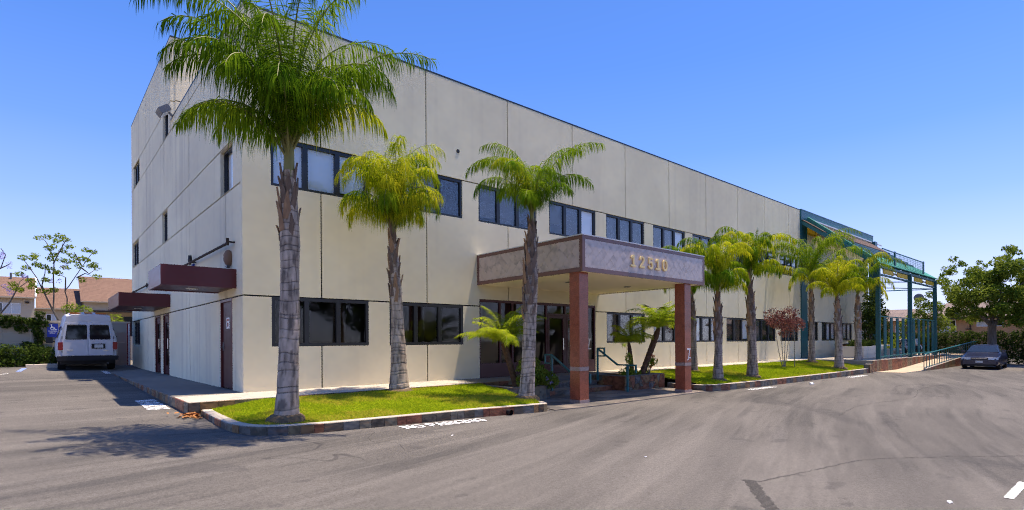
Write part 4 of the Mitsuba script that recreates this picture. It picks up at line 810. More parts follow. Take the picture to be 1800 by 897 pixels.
# two people sitting behind the slat fence
def body(J, bones, edge=.03):
    parts = []
    for a, b in bones:
        (pa, ra), (pb, rb) = J[a], J[b]; sp = [m3.Manifold.sphere(r, 14).translate(list(p)) for p, r in ((pa, ra), (pb, rb))]
        parts.append(m3.Manifold.batch_hull(sp))
    m = parts[0]
    for q in parts[1:]: m = m + q
    v, f = arr(m.refine_to_length(edge)); t = trimesh.Trimesh(v, f, process=True); trimesh.smoothing.filter_taubin(t, iterations=6); return t
def seated(label, x, y, z, rz, top, leg, lean, seed):
    k = thing('person', label, 'person'); M = place(x, y, z, rz)
    J = {'hipL': ((0, .10, .50), .115), 'hipR': ((0, -.10, .50), .115), 'waist': ((lean * .25, 0, .66), .13), 'chest': ((lean * .7, 0, .90), .15), 'shL': ((lean * .8, .17, .99), .075), 'shR': ((lean * .8, -.17, .99), .075), 'neck': ((lean * .92, 0, 1.07), .055), 'head': ((lean * 1.05, 0, 1.20), .085), 'crown': ((lean * 1.05 - .02, 0, 1.25), .09),
         'kneeL': ((.44, .12, .50), .075), 'kneeR': ((.44, -.12, .50), .075), 'ankL': ((.40, .12, .10), .045), 'ankR': ((.40, -.12, .10), .045), 'toeL': ((.55, .13, .045), .035), 'toeR': ((.55, -.13, .045), .035),
         'elL': ((lean * .7 + .12, .22, .74), .05), 'elR': ((lean * .7 + .12, -.22, .74), .05), 'haL': ((.42, .14, .62), .038), 'haR': ((.42, -.14, .62), .038), 'fL': ((.50, .12, .60), .022), 'fR': ((.50, -.12, .60), .022)}
    skin = body(J, [('neck', 'head'), ('head', 'crown'), ('chest', 'neck'), ('chest', 'shL'), ('chest', 'shR'), ('shL', 'elL'), ('shR', 'elR'), ('elL', 'haL'), ('elR', 'haR'), ('haL', 'fL'), ('haR', 'fR'), ('hipL', 'waist'), ('hipR', 'waist'), ('waist', 'chest'), ('hipL', 'kneeL'), ('hipR', 'kneeR'), ('kneeL', 'ankL'), ('kneeR', 'ankR'), ('ankL', 'toeL'), ('ankR', 'toeR')])
    put(k, 'body', xf(skin, M), 'skin', smooth=True)
    J2 = {a: (p, r + .015) for a, (p, r) in J.items()}
    put(k, 'shirt', xf(body(J2, [('hipL', 'waist'), ('hipR', 'waist'), ('waist', 'chest'), ('chest', 'shL'), ('chest', 'shR'), ('shL', 'elL'), ('shR', 'elR')]), M), top, smooth=True)
    J3 = {a: (p, r + .012) for a, (p, r) in J.items()}
    put(k, 'trousers', xf(body(J3, [('hipL', 'hipR'), ('hipL', 'kneeL'), ('hipR', 'kneeR'), ('kneeL', 'ankL'), ('kneeR', 'ankR')]), M), leg, smooth=True)
    put(k, 'hair', xf(body({'a': ((lean * 1.05 - .03, 0, 1.25), .098), 'b': ((lean * 1.05 - .05, 0, 1.17), .08)}, [('a', 'b')]), M), 'hair', smooth=True)
    put(k, 'shoe', xf(body({'a': ((.41, .12, .05), .052), 'b': ((.56, .13, .04), .042)}, [('a', 'b')]), M), 'black', smooth=True); put(k, 'shoe', xf(body({'a': ((.41, -.12, .05), .052), 'b': ((.56, -.13, .04), .042)}, [('a', 'b')]), M), 'black', smooth=True)
seated('person in a white shirt and dark trousers bending forward behind the slat fence', 40.7, -3.15, .22, 2.6, 'cloth_white', 'cloth_dark', .38, 1)
seated('person in a dark spotted top sitting beside the one in the white shirt', 39.2, -2.7, .22, .3, 'cloth_dots', 'cloth_dark', .12, 2)
for (x_, y_) in ((40.7, -3.15), (39.2, -2.7)):
    ch = thing('stool', 'dark stool under the person in the white shirt' if x_ > 40 else 'dark stool under the person in the spotted top', 'stool'); put(ch, 'seat', cbox(x_ - .2, x_ + .2, y_ - .2, y_ + .2, .56, .60, .01), 'wood_dark')
    for dx in (-.16, .16):
        for dy in (-.16, .16): put(ch, 'leg', bar((x_ + dx, y_ + dy, .21), (x_ + dx, y_ + dy, .56), .035), 'wood_dark')

# ------------------------------------------------------------------ trees and hedges of the far right
def leaf_tree(name, label, branches, radii, clumps, n, size, mat, seed, bark, cat='tree', flat=.8):
    k = thing(name, label, cat)
    put(k, 'trunk', tube(branches[0], radii[0], 12), bark, smooth=True)
    for b, r in zip(branches[1:], radii[1:]): put(k, 'limb', tube(b, r, 8), bark, smooth=True)
    C = np.array([c[:3] for c in clumps]); R = np.array([c[3] for c in clumps])
    put(k, 'crown', leaves(C, R, n, size, seed, flat=flat), mat, kind='stuff'); return k
g = np.random.default_rng(9)
cl = [(-4.14, 6.16, .31), (-5.09, 6.4, .27), (-3.79, 5.85, .27), (-4.06, 5.21, .46), (-3.71, 4.89, .23), (-5.94, 6.31, .19), (-5.35, 5.78, .46), (-4.68, 4.46, .62), (-5.88, 5.56, .54), (-6.77, 6.22, .46), (-7.26, 6.9, .31), (-7.75, 6.75, .31), (-6.64, 5.32, .7), (-7.38, 5.66, .7), (-7.86, 6.01, .54), (-7.67, 4.41, .77), (-6.88, 4.14, .77), (-6.0, 4.28, .77), (-5.28, 3.91, .7), (-4.47, 3.26, .54), (-4.12, 3.02, .39), (-5.0, 2.72, .46), (-5.86, 2.94, .62), (-6.63, 3.16, .62), (-7.3, 3.13, .62), (-7.85, 3.1, .62), (-7.84, 2.29, .46), (-7.24, 2.47, .39), (-5.15, 5.03, .54), (-6.26, 4.85, .62), (-8.15, 5.17, .7), (-8.32, 3.96, .7), (-4.54, 3.87, .46), (-9.0, 4.6, .9), (-8.9, 5.9, .7), (-9.2, 3.2, .8)]
clump = []
for t, z, r in cl:
    wdt = 2.3 * math.sqrt(max(.1, 1 - ((t + 6.5) / 3.4) ** 2)) * (1 if z > 2.6 else .6)
    for q in range(3): clump.append((44 + g.uniform(-wdt, wdt), t + g.normal(0, .12), z + g.normal(0, .12), r * g.uniform(.8, 1.05)))
leaf_tree('shade_tree', 'broad leafy tree standing over the dark parked sedan', [[(44, -6.36, -.4), (44, -6.38, .8), (44, -6.4, 2.09), (44, -6.5, 2.4)], [(44, -6.4, 2.09), (43.8, -6.24, 2.34), (43.4, -5.86, 2.86), (43.2, -5.47, 3.56), (43.2, -4.95, 4.36)], [(44, -6.4, 2.09), (44.1, -6.75, 2.41), (44.3, -7.25, 3.79), (44.4, -7.61, 4.58), (44.5, -7.97, 4.95)], [(44, -6.37, 2.25), (44.2, -6.44, 3.17), (44.4, -6.12, 4.02), (44.5, -5.87, 4.71)], [(44.2, -6.44, 3.17), (44.1, -6.88, 3.89), (44., -6.76, 4.89), (43.9, -7.14, 6.09)], [(43.4, -5.86, 2.86), (43.1, -5.21, 2.89), (42.9, -4.67, 2.99)], [(44.1, -6.75, 2.41), (43.8, -7.3, 2.64), (43.5, -7.78, 2.46)], [(44.1, -6.6, 2.3), (45, -6.9, 3.2), (45.6, -7.2, 4.2)]],
          [[.30, .25, .22, .2], [.15, .13, .10, .07, .03], [.15, .13, .09, .06, .03], [.13, .1, .06, .03], [.09, .07, .05, .02], [.08, .06, .03], [.08, .06, .03], [.11, .07, .03]], clump, 24000, .10, 'leaf_green', 81, 'bark_grey')
def hedge(label, pts, h, w, n, size, mat, seed, name='hedge', z0=None):
    g = np.random.default_rng(seed); pts = np.array(pts, float); L = np.concatenate([[0], np.cumsum(np.linalg.norm(np.diff(pts, axis=0), axis=1))]); C, R = [], []
    for l in np.arange(0, L[-1], .45):
        p = [np.interp(l, L, pts[:, 0]), np.interp(l, L, pts[:, 1])]; zb = float(zg(*p)) if z0 is None else z0
        for z in np.arange(.25, h, .42): C.append((p[0] + g.normal(0, .08), p[1] + g.normal(0, .08), zb + z + g.normal(0, .06))); R.append((w / 2 * g.uniform(.8, 1.1), w / 2 * g.uniform(.8, 1.1), .33 * g.uniform(.8, 1.15)))
    k = thing(name, label, 'hedge'); put(k, 'foliage', leaves(C, R, n, size, seed), mat, kind='stuff')
    q = []
    for l in np.arange(.3, L[-1], .9):
        p = [np.interp(l, L, pts[:, 0]), np.interp(l, L, pts[:, 1])]; zb = float(zg(*p)) if z0 is None else z0; q.append(tube([(p[0], p[1], zb - .1), (p[0], p[1], zb + h * .8)], .03, 5))
    put(k, 'stems', q, 'bark_grey', kind='stuff'); return k
hedge('long dark clipped hedge behind the parked sedan and below the orange house', [(46.5, 2.5), (46.5, -14)], 2.05, 1.0, 30000, .085, 'leaf_dark', 82)
leaf_tree('terrace_tree', 'dark green tree in the terrace planter behind the nearest canopy post', [[(36.5, -1.6, .3), (36.5, -1.6, 1.4), (36.55, -1.6, 2.6)], [(36.5, -1.6, 1.4), (37.1, -1.7, 2.4), (37.4, -1.8, 3.2)], [(36.5, -1.6, 1.2), (36, -1.5, 2.2), (35.8, -1.5, 3)]], [[.10, .07, .04], [.05, .04, .02], [.05, .04, .02]],
          [(36.4, -1.6, 2.4, .8), (37.2, -1.7, 2.9, .75), (36, -1.5, 3.1, .7), (36.8, -1.7, 3.7, .6), (37.5, -1.8, 2.1, .7), (35.9, -1.5, 2.0, .6), (36.8, -1.6, 1.5, .6), (37.2, -1.8, 4.3, .35), (36.1, -1.6, 4.0, .35)], 4200, .085, 'leaf_dark', 83, 'bark_grey')
leaf_tree('garden_tree', 'rounded dark green tree between the two middle canopy posts, beyond the terrace', [[(52, -1.4, -.4), (52, -1.45, 1.2), (52.1, -1.5, 2.6)], [(52, -1.45, 1.2), (52.2, -.8, 2.6), (52.2, -.3, 3.4)]], [[.14, .1, .05], [.07, .05, .02]],
          [(52, -1.3, 2.3, .9), (52, -.6, 2.9, .9), (52, -2.1, 2.8, .8), (52, -1.4, 3.6, .9), (52, -.9, 4.3, .6), (52, -1.9, 3.9, .6), (52, -1.5, 4.9, .4), (52, .1, 2.4, .7), (52, -2.6, 2.1, .6)], 4200, .10, 'leaf_green', 84, 'bark_grey')
hedge('light green shrubbery behind the slat fence at the back of the terrace', [(45.5, -1.5), (47, 3.), (48, 9)], 1.7, 1.1, 5000, .08, 'leaf_light', 85)
# orange house and neighbour
def pane_window(parent, mp, a0, a1, z0, z1, cols, d=-.02):
    w = key(parent, 'window'); RESERVED.add(w); g = sbox(a0, z0, a1, z1); n = cols; f = .05; pw = (a1 - a0 - f * (n + 1)) / n
    for i in range(n): g = g.difference(sbox(a0 + f + i * (pw + f), z0 + f, a0 + f + i * (pw + f) + pw, z1 - f))
    put(w, 'frame', ext(g, d - .03, d + .05, mp), 'white')
    for i in range(n): put(w, 'pane', sheet(a0 + f + i * (pw + f), a0 + f + (i + 1) * pw + i * f, z0 + f, z1 - f, d + .01, mp), 'car_glass' if (i == 0) else 'curtain')
HS = thing('orange_house', 'orange stucco house with grey roof beyond the hedge', 'house'); HX = 60.
hm = lambda a, z, d: np.stack([HX + d, a, z], -1)
put(HS, 'wall', box(HX, HX + 9, -22, .0, -.6, 3.25), 'house_wall')
put(HS, 'roof', [hexa([(HX - .7, -22.5, 3.22), (HX + 9.7, -22.5, 3.22), (HX + 9.7, .75, 3.22), (HX - .7, .75, 3.22)], [(HX + 3.6, -22.5, 4.75), (HX + 5.4, -22.5, 4.75), (HX + 5.4, -.4, 4.75), (HX + 3.6, -.4, 4.75)])], 'roof_grey')
put(HS, 'fascia_board', [box(HX - .74, HX - .70, -22.5, .75, 3.05, 3.24), box(HX - .7, HX + 9.7, .75, .79, 3.05, 3.24)], 'wood_dark')
pane_window(HS, hm, -1.75, -.5, 1.85, 3.0, 3); pane_window(HS, hm, -5.0, -3.2, 2.35, 3.0, 2); pane_window(HS, hm, -8.2, -6.4, 2.3, 3.0, 2)
dish = trimesh.creation.icosphere(2, .42); dish.vertices[:, 0] *= .25
SD = thing('satellite_dish', 'small grey satellite dish on the end of the orange house roof', 'dish'); dish.vertices += [HX + 1, 1.25, 5.25]; put(SD, 'dish', dish, 'steel_grey', smooth=True); put(SD, 'mast', bar((HX + 1.2, 1.1, 3.7), (HX + 1.05, 1.2, 5.2), .06), 'steel_grey')
DP = thing('downpipe', 'thin dark downpipe on the orange house wall', 'downpipe'); put(DP, 'pipe', tube([(HX - .06, -2.75, .2), (HX - .06, -2.75, 3.1)], .05, 8), 'wood_dark'); put(DP, 'clamp', box(HX - .12, HX, -2.85, -2.45, 2.1, 2.18), 'wood_dark')
H2 = thing('small_house', 'small orange house with brown roof seen under the canopy', 'house')
put(H2, 'wall', box(66, 74, 2.2, 8, -.6, 3.2), 'house_wall'); put(H2, 'roof', hexa([(65.4, 1.6, 3.2), (74.6, 1.6, 3.2), (74.6, 8.6, 3.2), (65.4, 8.6, 3.2)], [(69, 3.4, 4.55), (71, 3.4, 4.55), (71, 6.8, 4.55), (69, 6.8, 4.55)]), 'roof_grey'); pane_window(H2, lambda a, z, d: np.stack([66 + d, a, z], -1), 3.2, 4.4, 1.6, 2.7, 2)

# ------------------------------------------------------------------ vehicles
def wheel(parent, M, x, y, z, r, w):
    k = key(parent, 'wheel'); RESERVED.add(k); n = 28; th = np.linspace(0, 2 * np.pi, n, endpoint=False)
    prof = [(-w / 2, r * .62), (-w / 2, r * .93), (-w * .36, r), (w * .36, r), (w / 2, r * .93), (w / 2, r * .62)]
    rings = [[(x + a, y + b * math.cos(t), z + b * math.sin(t)) for t in th] for a, b in prof]
    put(k, 'tyre', xf(loft(rings, cap=True), M), 'rubber', smooth=40)
    for sx in (-1, 1):
        xo = x + sx * (w / 2 - .02)
        put(k, 'rim', xf(loft([[(xo, y + b * math.cos(t), z + b * math.sin(t)) for t in th] for b in (r * .60, r * .5)] + [[(xo + sx * .025, y + b * math.cos(t), z + b * math.sin(t)) for t in th] for b in (r * .3, r * .05)], cap=True), M), 'chrome', smooth=40)
VN = thing('white_van', 'silver white high roof van parked by the left wall, seen from behind', 'van'); MV = place(-1.86, 14.55, .262)
def ring(hw, zb, zbelt, zg_, hg, zt, ht, y):
    h = [(hw * .90, zb), (hw * .985, zb + .10), (hw, zb + .35), (hw, zbelt - .1), (hw * .975, zbelt + .12), (hg, zg_), (hg - .015, zg_ + .05), ((hg + ht) / 2 + .01, (zg_ + zt) / 2 + .1), (ht, zt - .07), (ht - .10, zt - .01), (ht * .4, zt + .015)]
    return [(a, y, z) for a, z in h] + [(-a, y, z) for a, z in h[::-1]]
vs = [ring(.90, .48, 1.15, 1.86, .73, 2.20, .60, .0), ring(.945, .44, 1.15, 1.89, .76, 2.26, .63, .07), ring(.955, .42, 1.15, 1.90, .77, 2.30, .65, .5), ring(.955, .42, 1.15, 1.90, .77, 2.30, .66, 3.1), ring(.955, .42, 1.15, 1.88, .77, 2.16, .62, 3.7), ring(.95, .42, 1.12, 1.70, .76, 1.82, .6, 4.05), ring(.94, .42, 1.05, 1.15, .80, 1.22, .7, 4.55), ring(.92, .42, .98, 1.02, .80, 1.08, .6, 5.2), ring(.86, .45, .85, .92, .75, .95, .5, 5.42)]
put(VN, 'body', xf(loft(vs), MV), 'van_paint', smooth=32)
def vback(a, z, d): return np.stack([a, d + np.clip((z - 1.25) * .045, 0, 1), z], -1)
for sx, hole in ((-1, (.10, .60)), (1, (.10, .60))):
    x0, x1 = (-.80, -.008) if sx < 0 else (.008, .80)
    low = Polygon([(sx * .008, .60), (sx * .80, .60), (sx * .80, 1.15), (sx * .70, 1.84), (sx * .008, 1.84)]); win = Polygon([(sx * .09, 1.27), (sx * .66, 1.27), (sx * .605, 1.76), (sx * .09, 1.76)]).buffer(.03)
    dk = key(VN, 'rear_door'); RESERVED.add(dk)
    put(dk, 'panel', xf(ext(low.difference(win), -.032, .03, vback), MV), 'van_paint'); put(dk, 'window', xf(ext(win.buffer(-.004), -.024, .02, vback), MV), 'car_glass'); put(dk, 'gasket', xf(ext(win.buffer(.018).difference(win.buffer(-.002)), -.040, -.0, vback), MV), 'rubber')
    put(VN, 'roof_panel', xf(ext(Polygon([(sx * .008, 1.86), (sx * .695, 1.86), (sx * .56, 2.17), (sx * .008, 2.19)]), -.030, .03, vback), MV), 'van_paint')
    put(VN, 'tail_light', xf(cbox(sx * .855 - .075, sx * .855 + .075, -.045, .06, .82, 1.12, .012), MV), 'red_lamp')
    put(VN, 'roof_marker', xf(cbox(sx * .40 - .17, sx * .40 + .17, .02, .12, 2.235, 2.285, .01), MV), 'amber')
    put(VN, 'hinge', xf([cbox(sx * .81 - .012, sx * .81 + .012, -.045, .0, z, z + .1, .004) for z in (.7, 1.25, 1.6)], MV), 'steel_grey')
    put(VN, 'badge', xf(cbox(sx * .56 - .09, sx * .56 + .09, -.040, -.033, .80 if sx < 0 else .77, .83 if sx < 0 else .80, .002), MV), 'chrome')
put(VN, 'roof_marker', xf(cbox(-.12, .12, .02, .12, 2.26, 2.30, .01), MV), 'amber')
pk = put(VN, 'plate_holder', xf(cbox(.10, .54, -.052, -.028, .86, 1.06, .008), MV), 'black'); put(pk, 'plate', xf(cbox(.19, .47, -.058, -.053, .89, 1.03, .002), MV), 'plate')
put(VN, 'bumper', xf([cbox(-.96, .96, -.16, .06, .40, .58, .03), cbox(-.55, .55, -.22, -.161, .40, .44, .01)], MV), 'black'); put(VN, 'undertray', xf(box(-.85, .85, .2, 5.2, .25, .43), MV), 'black'); put(VN, 'exhaust', xf(tube([(.62, -.1, .27), (.62, .6, .30)], .03, 8), MV), 'steel_grey')
put(VN, 'bumper_stud', xf([cbox(a - .02, a + .02, -.17, -.155, .59, .62, .004) for a in (-.48, .48)] + [cbox(-.9, -.84, -.1, -.06, .582, .62, .004)], MV), 'chrome')
for sx in (-1, 1):
    put(VN, 'mirror', xf(cbox(sx * 1.13 - .12, sx * 1.13 + .12, 4.02, 4.16, 1.10, 1.36, .03), MV), 'black'); put(VN, 'mirror_arm', xf(bar((sx * .93, 4.15, 1.15), (sx * 1.05, 4.1, 1.18), .05), MV), 'black')
    put(VN, 'side_window', xf([hexa([(sx * (.963), y0, 1.30), (sx * .963, y1, 1.30), (sx * .948, y1, 1.30), (sx * .948, y0, 1.30)], [(sx * .822, y0, 1.76), (sx * .822, y1, 1.76), (sx * .80, y1, 1.76), (sx * .80, y0, 1.76)]) for y0, y1 in ((.35, 1.6), (1.75, 2.9))], MV), 'car_glass')
    for y in (.95, 4.45): wheel(VN, MV, sx * .80, y, .36, .36, .24)
def sedan(name, label, x, y, rz, paint):
    k = thing(name, label, 'car'); M = place(x, y, float(zg(x + 1, y)), rz)
    def rg(l, hw, zb, zs, hb, zbt, ht, zt):
        h = [(hw * .90, zb), (hw, zb + .14), (hw, zs), (hw * .965, zs + .10), (hb, zbt), (ht, zt - .05), (ht * .88, zt), (ht * .4, zt + .015)]
        return [(l, a, z) for a, z in h] + [(l, -a, z) for a, z in h[::-1]]
    sec = [rg(0, .70, .30, .50, .62, .60, .60, .66), rg(.10, .80, .22, .56, .74, .66, .70, .72), rg(.55, .845, .19, .60, .80, .74, .74, .80), rg(1.15, .85, .18, .64, .82, .86, .74, .94), rg(1.95, .85, .18, .66, .76, .95, .58, 1.33), rg(2.5, .85, .18, .66, .76, .95, .58, 1.365), rg(3.05, .85, .18, .66, .76, .95, .57, 1.33), rg(3.75, .845, .19, .66, .78, .92, .68, .98), rg(4.25, .82, .22, .64, .75, .86, .68, .92), rg(4.42, .74, .32, .56, .68, .72, .62, .80)]
    put(k, 'body', xf(loft(sec), M), paint, smooth=38)
    put(k, 'windscreen', xf(hexa([(1.17, -.71, .972), (1.17, .71, .972), (1.23, .71, .94), (1.23, -.71, .94)], [(1.885, -.545, 1.332), (1.885, .545, 1.332), (1.93, .545, 1.29), (1.93, -.545, 1.29)]), M), 'car_glass')
    put(k, 'rear_window', xf(hexa([(3.12, -.53, 1.31), (3.12, .53, 1.31), (3.08, .53, 1.28), (3.08, -.53, 1.28)], [(3.70, -.64, .995), (3.70, .64, .995), (3.66, .64, .97), (3.66, -.64, .97)]), M), 'car_glass')
    for sy in (-1, 1):
        for a0, a1, b0, b1 in ((1.52, 2.28, 1.98, 2.28), (2.34, 3.2, 2.34, 3.0)):
            put(k, 'side_window', xf(hexa([(a0, sy * .775, .965), (a1, sy * .775, .965), (a1, sy * .74, .965), (a0, sy * .74, .965)], [(b0, sy * .605, 1.28), (b1, sy * .605, 1.28), (b1, sy * .57, 1.28), (b0, sy * .57, 1.28)]), M), 'car_glass')
        put(k, 'headlight', [xf(hexa([(x0_, sy * y0_, .555), (x1_, sy * y1_, .555), (x1_ + .06, sy * y1_, .555), (x0_ + .06, sy * y0_, .555)], [(x0_ + .012, sy * y0_, .675), (x1_ + .012, sy * y1_, .685), (x1_ + .07, sy * y1_, .685), (x0_ + .07, sy * y0_, .675)]), M) for x0_, y0_, x1_, y1_ in ((-.016, .38, -.012, .63), (-.0119, .63, .075, .80))], 'lamp_glass')
        put(k, 'turn_signal', xf(hexa([(.03, sy * .50, .40), (.09, sy * .70, .40), (.15, sy * .70, .40), (.1, sy * .50, .40)], [(.03, sy * .50, .46), (.09, sy * .70, .46), (.15, sy * .70, .46), (.1, sy * .50, .46)]), M), 'amber')
        put(k, 'mirror', xf(cbox(1.42, 1.56, sy * .90 - .09, sy * .90 + .09, .93, 1.06, .025), M), paint); put(k, 'tail_light', xf(cbox(4.30, 4.43, sy * .62 - .13, sy * .62 + .13, .64, .80, .015), M), 'red_lamp')
        for l in (.80, 3.45):
            Mw = M @ np.array([[0, 1, 0, 0], [1, 0, 0, 0], [0, 0, 1, 0], [0, 0, 0, 1.]]); wheel(k, Mw, sy * .74, l, .30, .30, .19)
    put(k, 'grille', xf(cbox(-.012, .08, -.34, .34, .575, .655, .01), M), 'black'); put(k, 'grille_bar', xf([box(-.018, -.012, -.33, .33, .60, .612), box(-.018, -.012, -.33, .33, .632, .644)], M), 'chrome')
    put(k, 'bumper', xf(cbox(-.06, .12, -.72, .72, .30, .50, .035), M), paint); put(k, 'air_dam', xf(cbox(-.02, .12, -.6, .6, .20, .285, .01), M), 'black'); put(k, 'plate', xf(cbox(-.072, -.062, -.16, .16, .38, .49, .002), M), 'plate')
    return k
sedan('parked_sedan', 'dark blue sedan parked nose out under the broad tree by the ramp', 36.55, -6.85, 0.03, 'car_paint')
sedan('parked_sedan', 'dark grey car cut off by the edge of the picture beside the blue sedan', 36.5, -9.55, 0.0, 'car_paint2')

# ------------------------------------------------------------------ far left: block wall, ivy, sign, trees, apartments
FW = thing('block_wall', 'cream block wall behind the van with capping stones', 'wall')
r = random.Random(3)
for c_, x0 in enumerate(np.arange(-9.0, -.01, .9)):
    x1 = min(x0 + .9, -.02)
    for rr_ in range(5):
        z0 = .0 + .46 * rr_
        put(FW, 'block', cbox(x0 + .003, x1 - .003, 19.0 + r.uniform(-.003, .003), 19.2, z0 + .003, min(z0 + .457, 2.26), .006), 'fence_wall2' if (x0 > -1.0 and rr_ < 4) else 'fence_wall')
    put(FW, 'cap_stone', cbox(x0 + .003, x1 - .003, 18.95, 19.25, 2.262, 2.36, .01), 'fence_wall')
BP = thing('striped_post', 'narrow red and white striped strip beside the end of the left wall', 'post')
put(BP, 'strip', box(-.16, -.035, 18.80, 18.86, .27, 2.28), 'red_lamp'); 
put(BP, 'white_stripe', [box(-.125, -.065, 18.79, 18.7985, .3, 2.25)], 'white')
SG = thing('parking_sign', 'blue accessible parking sign with white wheelchair symbol on the cream wall', 'sign'); sm = lambda a, z, d: np.stack([a, 18.93 + d, z], -1)
SX, SZ = -2.87, 1.92
put(SG, 'plate', ext(sbox(SX - .19, SZ - .30, SX + .19, SZ + .30).buffer(.0), 0, .012, sm), 'sign_blue')
from shapely.geometry import Point, LineString
ringp = Point(SX - .01, SZ + .10).buffer(.075).difference(Point(SX - .01, SZ + .10).buffer(.05)).difference(sbox(SX + .03, SZ + .11, SX + .2, SZ + .3))
put(SG, 'wheelchair_symbol', [ext(q, -.003, -.0005, sm) for q in (ringp, Point(SX - .04, SZ + .255).buffer(.026), LineString([(SX - .04, SZ + .22), (SX - .03, SZ + .12), (SX + .05, SZ + .12), (SX + .09, SZ + .03), (SX + .13, SZ + .045)]).buffer(.016))], 'white')
def wtext(parent, name, s, h, x, z, mp, mat, width=None, d=-.003):
    tm = meshkit.text_mesh(s, h, .0025, bold=True); v = tm.vertices.copy(); w = v[:, 0].max() - v[:, 0].min(); k = (width / w) if width else 1
    put(parent, name, (mp(x + (v[:, 0] - v[:, 0].min() - w / 2) * k, z + v[:, 1], d + .0025 - v[:, 2]), tm.faces), mat)
wtext(SG, 'lettering', 'PARKING', .05, SX, SZ - .06, sm, 'white', .30); wtext(SG, 'lettering', 'ONLY', .05, SX, SZ - .14, sm, 'white', .2)
WS = thing('wheel_stop', 'pale concrete wheel stop in front of the ivy, left of the van', 'wheel stop'); z_ = .36
put(WS, 'block', loft([[(x_, 17.05, z_ - .05), (x_, 17.08, z_ + .11), (x_, 17.22, z_ + .13), (x_, 17.3, z_ - .05)] for x_ in (-3.75, -2.7)]), 'concrete'); put(WS, 'pin', [tube([(x_, 17.15, z_ + .1), (x_, 17.15, z_ + .145)], .02, 8) for x_ in (-3.5, -2.95)], 'steel_grey')
# wheel_stop seen under the van
W2 = thing('wheel_stop', 'pale concrete wheel stop under the van', 'wheel stop'); put(W2, 'block', loft([[(x_, 18.5, z_ - .1), (x_, 18.52, z_ + .07), (x_, 18.66, z_ + .09), (x_, 18.72, z_ - .1)] for x_ in (-2.5, -.7)]), 'concrete'); put(W2, 'pin', [tube([(x_, 18.6, z_ + .06), (x_, 18.6, z_ + .11)], .02, 8) for x_ in (-2.2, -1.)], 'steel_grey')
IV = thing('ivy', 'dark ivy climbing over the top of the cream wall', 'ivy')
ic = [(x_, 18.86, 2.36 + .06 * math.sin(x_ * 4)) for x_ in np.arange(-6.5, -3.15, .22)] + [(-3.4 + .1 * math.sin(z_ * 5), 18.86, z_) for z_ in np.arange(.9, 2.5, .2)] + [(-3.6, 18.86, 1.0), (-3.75, 18.86, 1.3), (-3.3, 18.86, 2.62), (-3.2, 18.86, 2.2), (-4.0, 18.86, 2.1), (-4.4, 18.86, 2.15), (-3.9, 18.86, 1.95)]
put(IV, 'foliage', leaves(ic, [(.22, .12, .17)] * len(ic), 3600, .06, 91), 'leaf_ivy', kind='stuff'); put(IV, 'stem', tube([(-3.3, 18.9, .3), (-3.4, 18.92, 1.2), (-3.35, 18.92, 2.3)], .02, 6), 'bark_brown'); put(IV, 'stem', tube([(-3.35, 18.92, 2.3), (-4.5, 18.92, 2.36), (-6, 18.92, 2.38)], .015, 6), 'bark_brown')
hedge('dark shrubs along the foot of the cream wall, left of the van', [(-8, 18.35), (-2.6, 18.35)], 1.0, 1.2, 7000, .07, 'leaf_ivy', 92)
def branch_tree(label, paths, y0, clumps, flowers, seed, r0=.055):
    k = thing('flowering_tree', label, 'tree'); g = np.random.default_rng(seed)
    for i, p in enumerate(paths):
        p = np.array(p, float); q = np.column_stack([p[:, 0], np.full(len(p), y0) + np.linspace(0, g.uniform(-.8, .8), len(p)) * (i > 0), p[:, 1]])
        put(k, 'trunk' if i == 0 else 'branch', tube(q, np.linspace(r0 if i in (0,) else r0 * .6, .010, len(p)), 7), 'bark_grey', smooth=True)
    c = [(x, y0 + g.uniform(-.5, .5), z) for x, z in clumps]
    put(k, 'foliage', leaves(c, [(.21, .21, .13)] * len(c), len(c) * 60, .06, seed), 'leaf_light', kind='stuff')
    f = [(x, y0 + g.uniform(-.4, .4), z) for x, z in flowers]
    put(k, 'blossom', leaves(f, [(.13, .13, .12)] * len(f), len(f) * 34, .032, seed + 1), 'petal_purple', kind='stuff')
